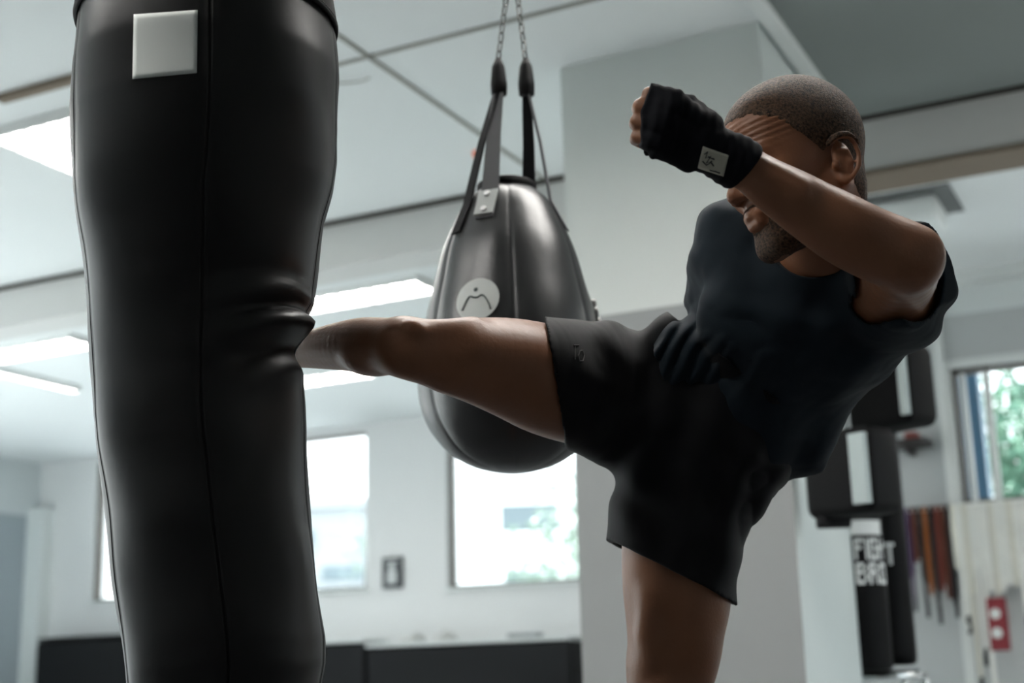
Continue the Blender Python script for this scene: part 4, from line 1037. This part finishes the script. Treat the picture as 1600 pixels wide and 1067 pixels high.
# neckline rib
# ---- shorts
S = Vol(np.minimum.reduce([P(830, 1000, 2.5), P(1230, 980, 2.2), P(830, 480, 2.1)])-.08, np.maximum.reduce([P(1230, 480, 2.5), P(850, 500, 2.5)])+.1, .003)
trunk(S); thighs(S); S.a[S.a < .4] -= .0055; S_base = S.a+.0015
S.group(chain([(1110, 668, 2.36, 122), (1050, 648, 2.36, 126), (985, 626, 2.345, 105), (945, 615, 2.33, 97), (900, 604, 2.29, 95), (868, 597, 2.265, 93.5), (835, 590, 2.24, 93)]), .02)
S.group(chain([(1112, 668, 2.36, 122), (1085, 720, 2.36, 104), (1062, 770, 2.36, 104), (1050, 830, 2.355, 104), (1046, 870, 2.35, 103), (1046, 920, 2.35, 100), (1046, 980, 2.345, 100)]), .025)
S.group(chain([(1130, 690, 2.36, 72), (1115, 770, 2.36, 54), (1104, 850, 2.355, 48), (1098, 930, 2.35, 47), (1096, 980, 2.35, 47)]), .02)
S.group([ball(1180, 685, 2.42, 66)], .03)
S.group([f_cone(P(1018, 512+34, 2.30), P(1068, 520, 2.31), .036, .04)], .03)
hem_k = pl3(P(852, 503, 2.25), P(883, 690, 2.25), P(866, 597, 2.40), P(1000, 620, 2.3))
hem_s = pl3(P(938, 838, 2.34), P(1146, 943, 2.33), P(1020, 884, 2.46), P(1050, 760, 2.35))
cav = chain([(905, 602, 2.29, 84), (880, 598, 2.27, 88), (840, 590, 2.235, 88), (800, 585, 2.20, 88)]); cav2 = chain([(1058, 800, 2.36, 90), (1054, 850, 2.355, 93), (1050, 900, 2.35, 94), (1048, 960, 2.345, 94), (1046, 1030, 2.34, 94)])
waist = pl3(P(1060, 500, 2.2), P(1260, 660, 2.3), P(1160, 580, 2.5), P(1060, 700, 2.35))
def s_shape(g, v, base):
    u = (g-CAM)@R_/((g-CAM)@W_)*FPX+800; w_ = 533.5-(g-CAM)@U_/((g-CAM)@W_)*FPX
    wr = .0038*np.sin((g@(R_*.85-U_*.2))*88+2.4*n3(g, 12, 1.))+.0026*np.sin((g@(R_*.5+U_*.6))*105+2*n3(g, 15, 3.))
    wr = wr*np.clip((u-870)/90, .12, 1)
    d = np.minimum(v-wr, base)
    kz = (u < 985) & (w_ < 745)
    d = np.where(kz, np.maximum(d, hem_k(g)+.0012*n3(g, 60)), d)
    d = np.maximum(d, waist(g)); sz = w_ > 770
    return np.where(sz, np.maximum(d, hem_s(g)+.0015*n3(g, 50)), d)
S.apply(S.lo, S.lo+S.h*(S.n-1), s_shape, S_base)
S.group(cav, .003, mode='s'); S.group(cav2, .003, mode='s')
Vs, Fs = S.mesh(); Vs = relax(Vs, Fs, 1, .4)
m_shorts = mat('shorts_fabric', (.004, .0045, .006), .75, .25, bump=(600, .3, .0005), sheen=.04)
shorts = fastmesh('shorts', Vs, Fs, m_shorts, person)
# small logo marks on the thigh
mk = mat('faint_logo', (.035, .036, .038), .5)
mb = MB()
for pts in ([(898, 542), (898, 562)], [(896, 540), (904, 540)], [(906, 548), (903, 556), (905, 564), (910, 564), (912, 556), (910, 548), (906, 548)]):
    q = [S.hit(x, y, 1.9, 2.5) for x, y in pts]
    if all(a[0] is not None for a in q): mb.tube([a[0]+a[1]*.0012 for a in q], .0009, 6)
if mb.v: mb.build('logo_mark', mk, shorts)

# ---- hand wrap round the left fist and wrist
Wv = Vol(hh(.05, 0, 0)-.12, hh(.05, 0, 0)+.12, .002); Wv.a[:] = 0
def wrap_fill(g, v):
    d = B.sample(g)-.0048
    a = (g-A0)@ha; b = (g-A0)@hb; n_ = (g-A0)@hn
    ridge = .0006*np.sin((a+.25*b)*2*math.pi/.014)+.0006*n3(g, 120)
    d = d-ridge
    cut = np.maximum(-(a+.018-.15*b), a-(.149-.08*(b+.03)-.42*np.maximum(b, 0)-.55*np.maximum(-n_-.012, 0)))
    far = np.sqrt(b*b+n_*n_)-.066
    return np.maximum(np.maximum(d, cut), far)
Wv.apply(Wv.lo, Wv.lo+Wv.h*(Wv.n-1), wrap_fill)
# loose corner of the wrap at the heel of the hand
Wv.group([f_cone(hh(.060, .030, .0), hh(.078, .047, -.002), .012, .004)], .008)
Wv.group([f_cone(hh(.060, .030, .0), hh(.030, .036, -.004), .012, .008)], .012)
Vw, Fw = Wv.mesh(); Vw = relax(Vw, Fw, 1, .4)
wrap = fastmesh('hand_wrap', Vw, Fw, mat('wrap_cotton', (.005, .0055, .0085), .88, .2, bump=(500, .4, .0006)), person)
def conform(vol, quad, nx, ny, off, d0, d1):
    V = []; ok = True
    for j in range(ny):
        for i in range(nx):
            u, v = i/(nx-1), j/(ny-1); (a, b, c, d) = quad
            x = (1-u)*(1-v)*a[0]+u*(1-v)*b[0]+u*v*c[0]+(1-u)*v*d[0]; y = (1-u)*(1-v)*a[1]+u*(1-v)*b[1]+u*v*c[1]+(1-u)*v*d[1]
            p, n_ = vol.hit(x, y, d0, d1)
            V.append(p+n_*off if p is not None else None)
    return V
quad = [(1098, 228), (1139, 243), (1131, 274), (1090, 260)]
Vp = conform(Wv, quad, 12, 9, .0016, 1.6, 2.1)
if all(v is not None for v in Vp):
    Fc = [(j*12+i, j*12+i+1, (j+1)*12+i+1, (j+1)*12+i) for j in range(8) for i in range(11)]
    lb = mesh('wrap_label', Vp, Fc, mat('label_cloth', (.62, .60, .50), .8, .2, bump=(200, .2, .001)), wrap, True); lb['label'] = 'pale cloth label with dark scribble'
    s2 = lb.modifiers.new('s', 'SOLIDIFY'); s2.thickness = .0012
    mb = MB()
    for pts in ([(1100, 240), (1106, 236), (1103, 246), (1110, 243), (1104, 253), (1112, 250)], [(1098, 250), (1104, 256), (1110, 252), (1116, 258)], [(1110, 264), (1118, 266), (1126, 269)], [(1106, 244), (1116, 248)]):
        q = [Wv.hit(x, y, 1.6, 2.1) for x, y in pts]
        if all(a[0] is not None for a in q): mb.tube([a[0]+a[1]*.0026 for a in q], .0011, 6)
    if mb.v: mb.build('scribble', mat('ink', (.03, .03, .035), .7), lb)
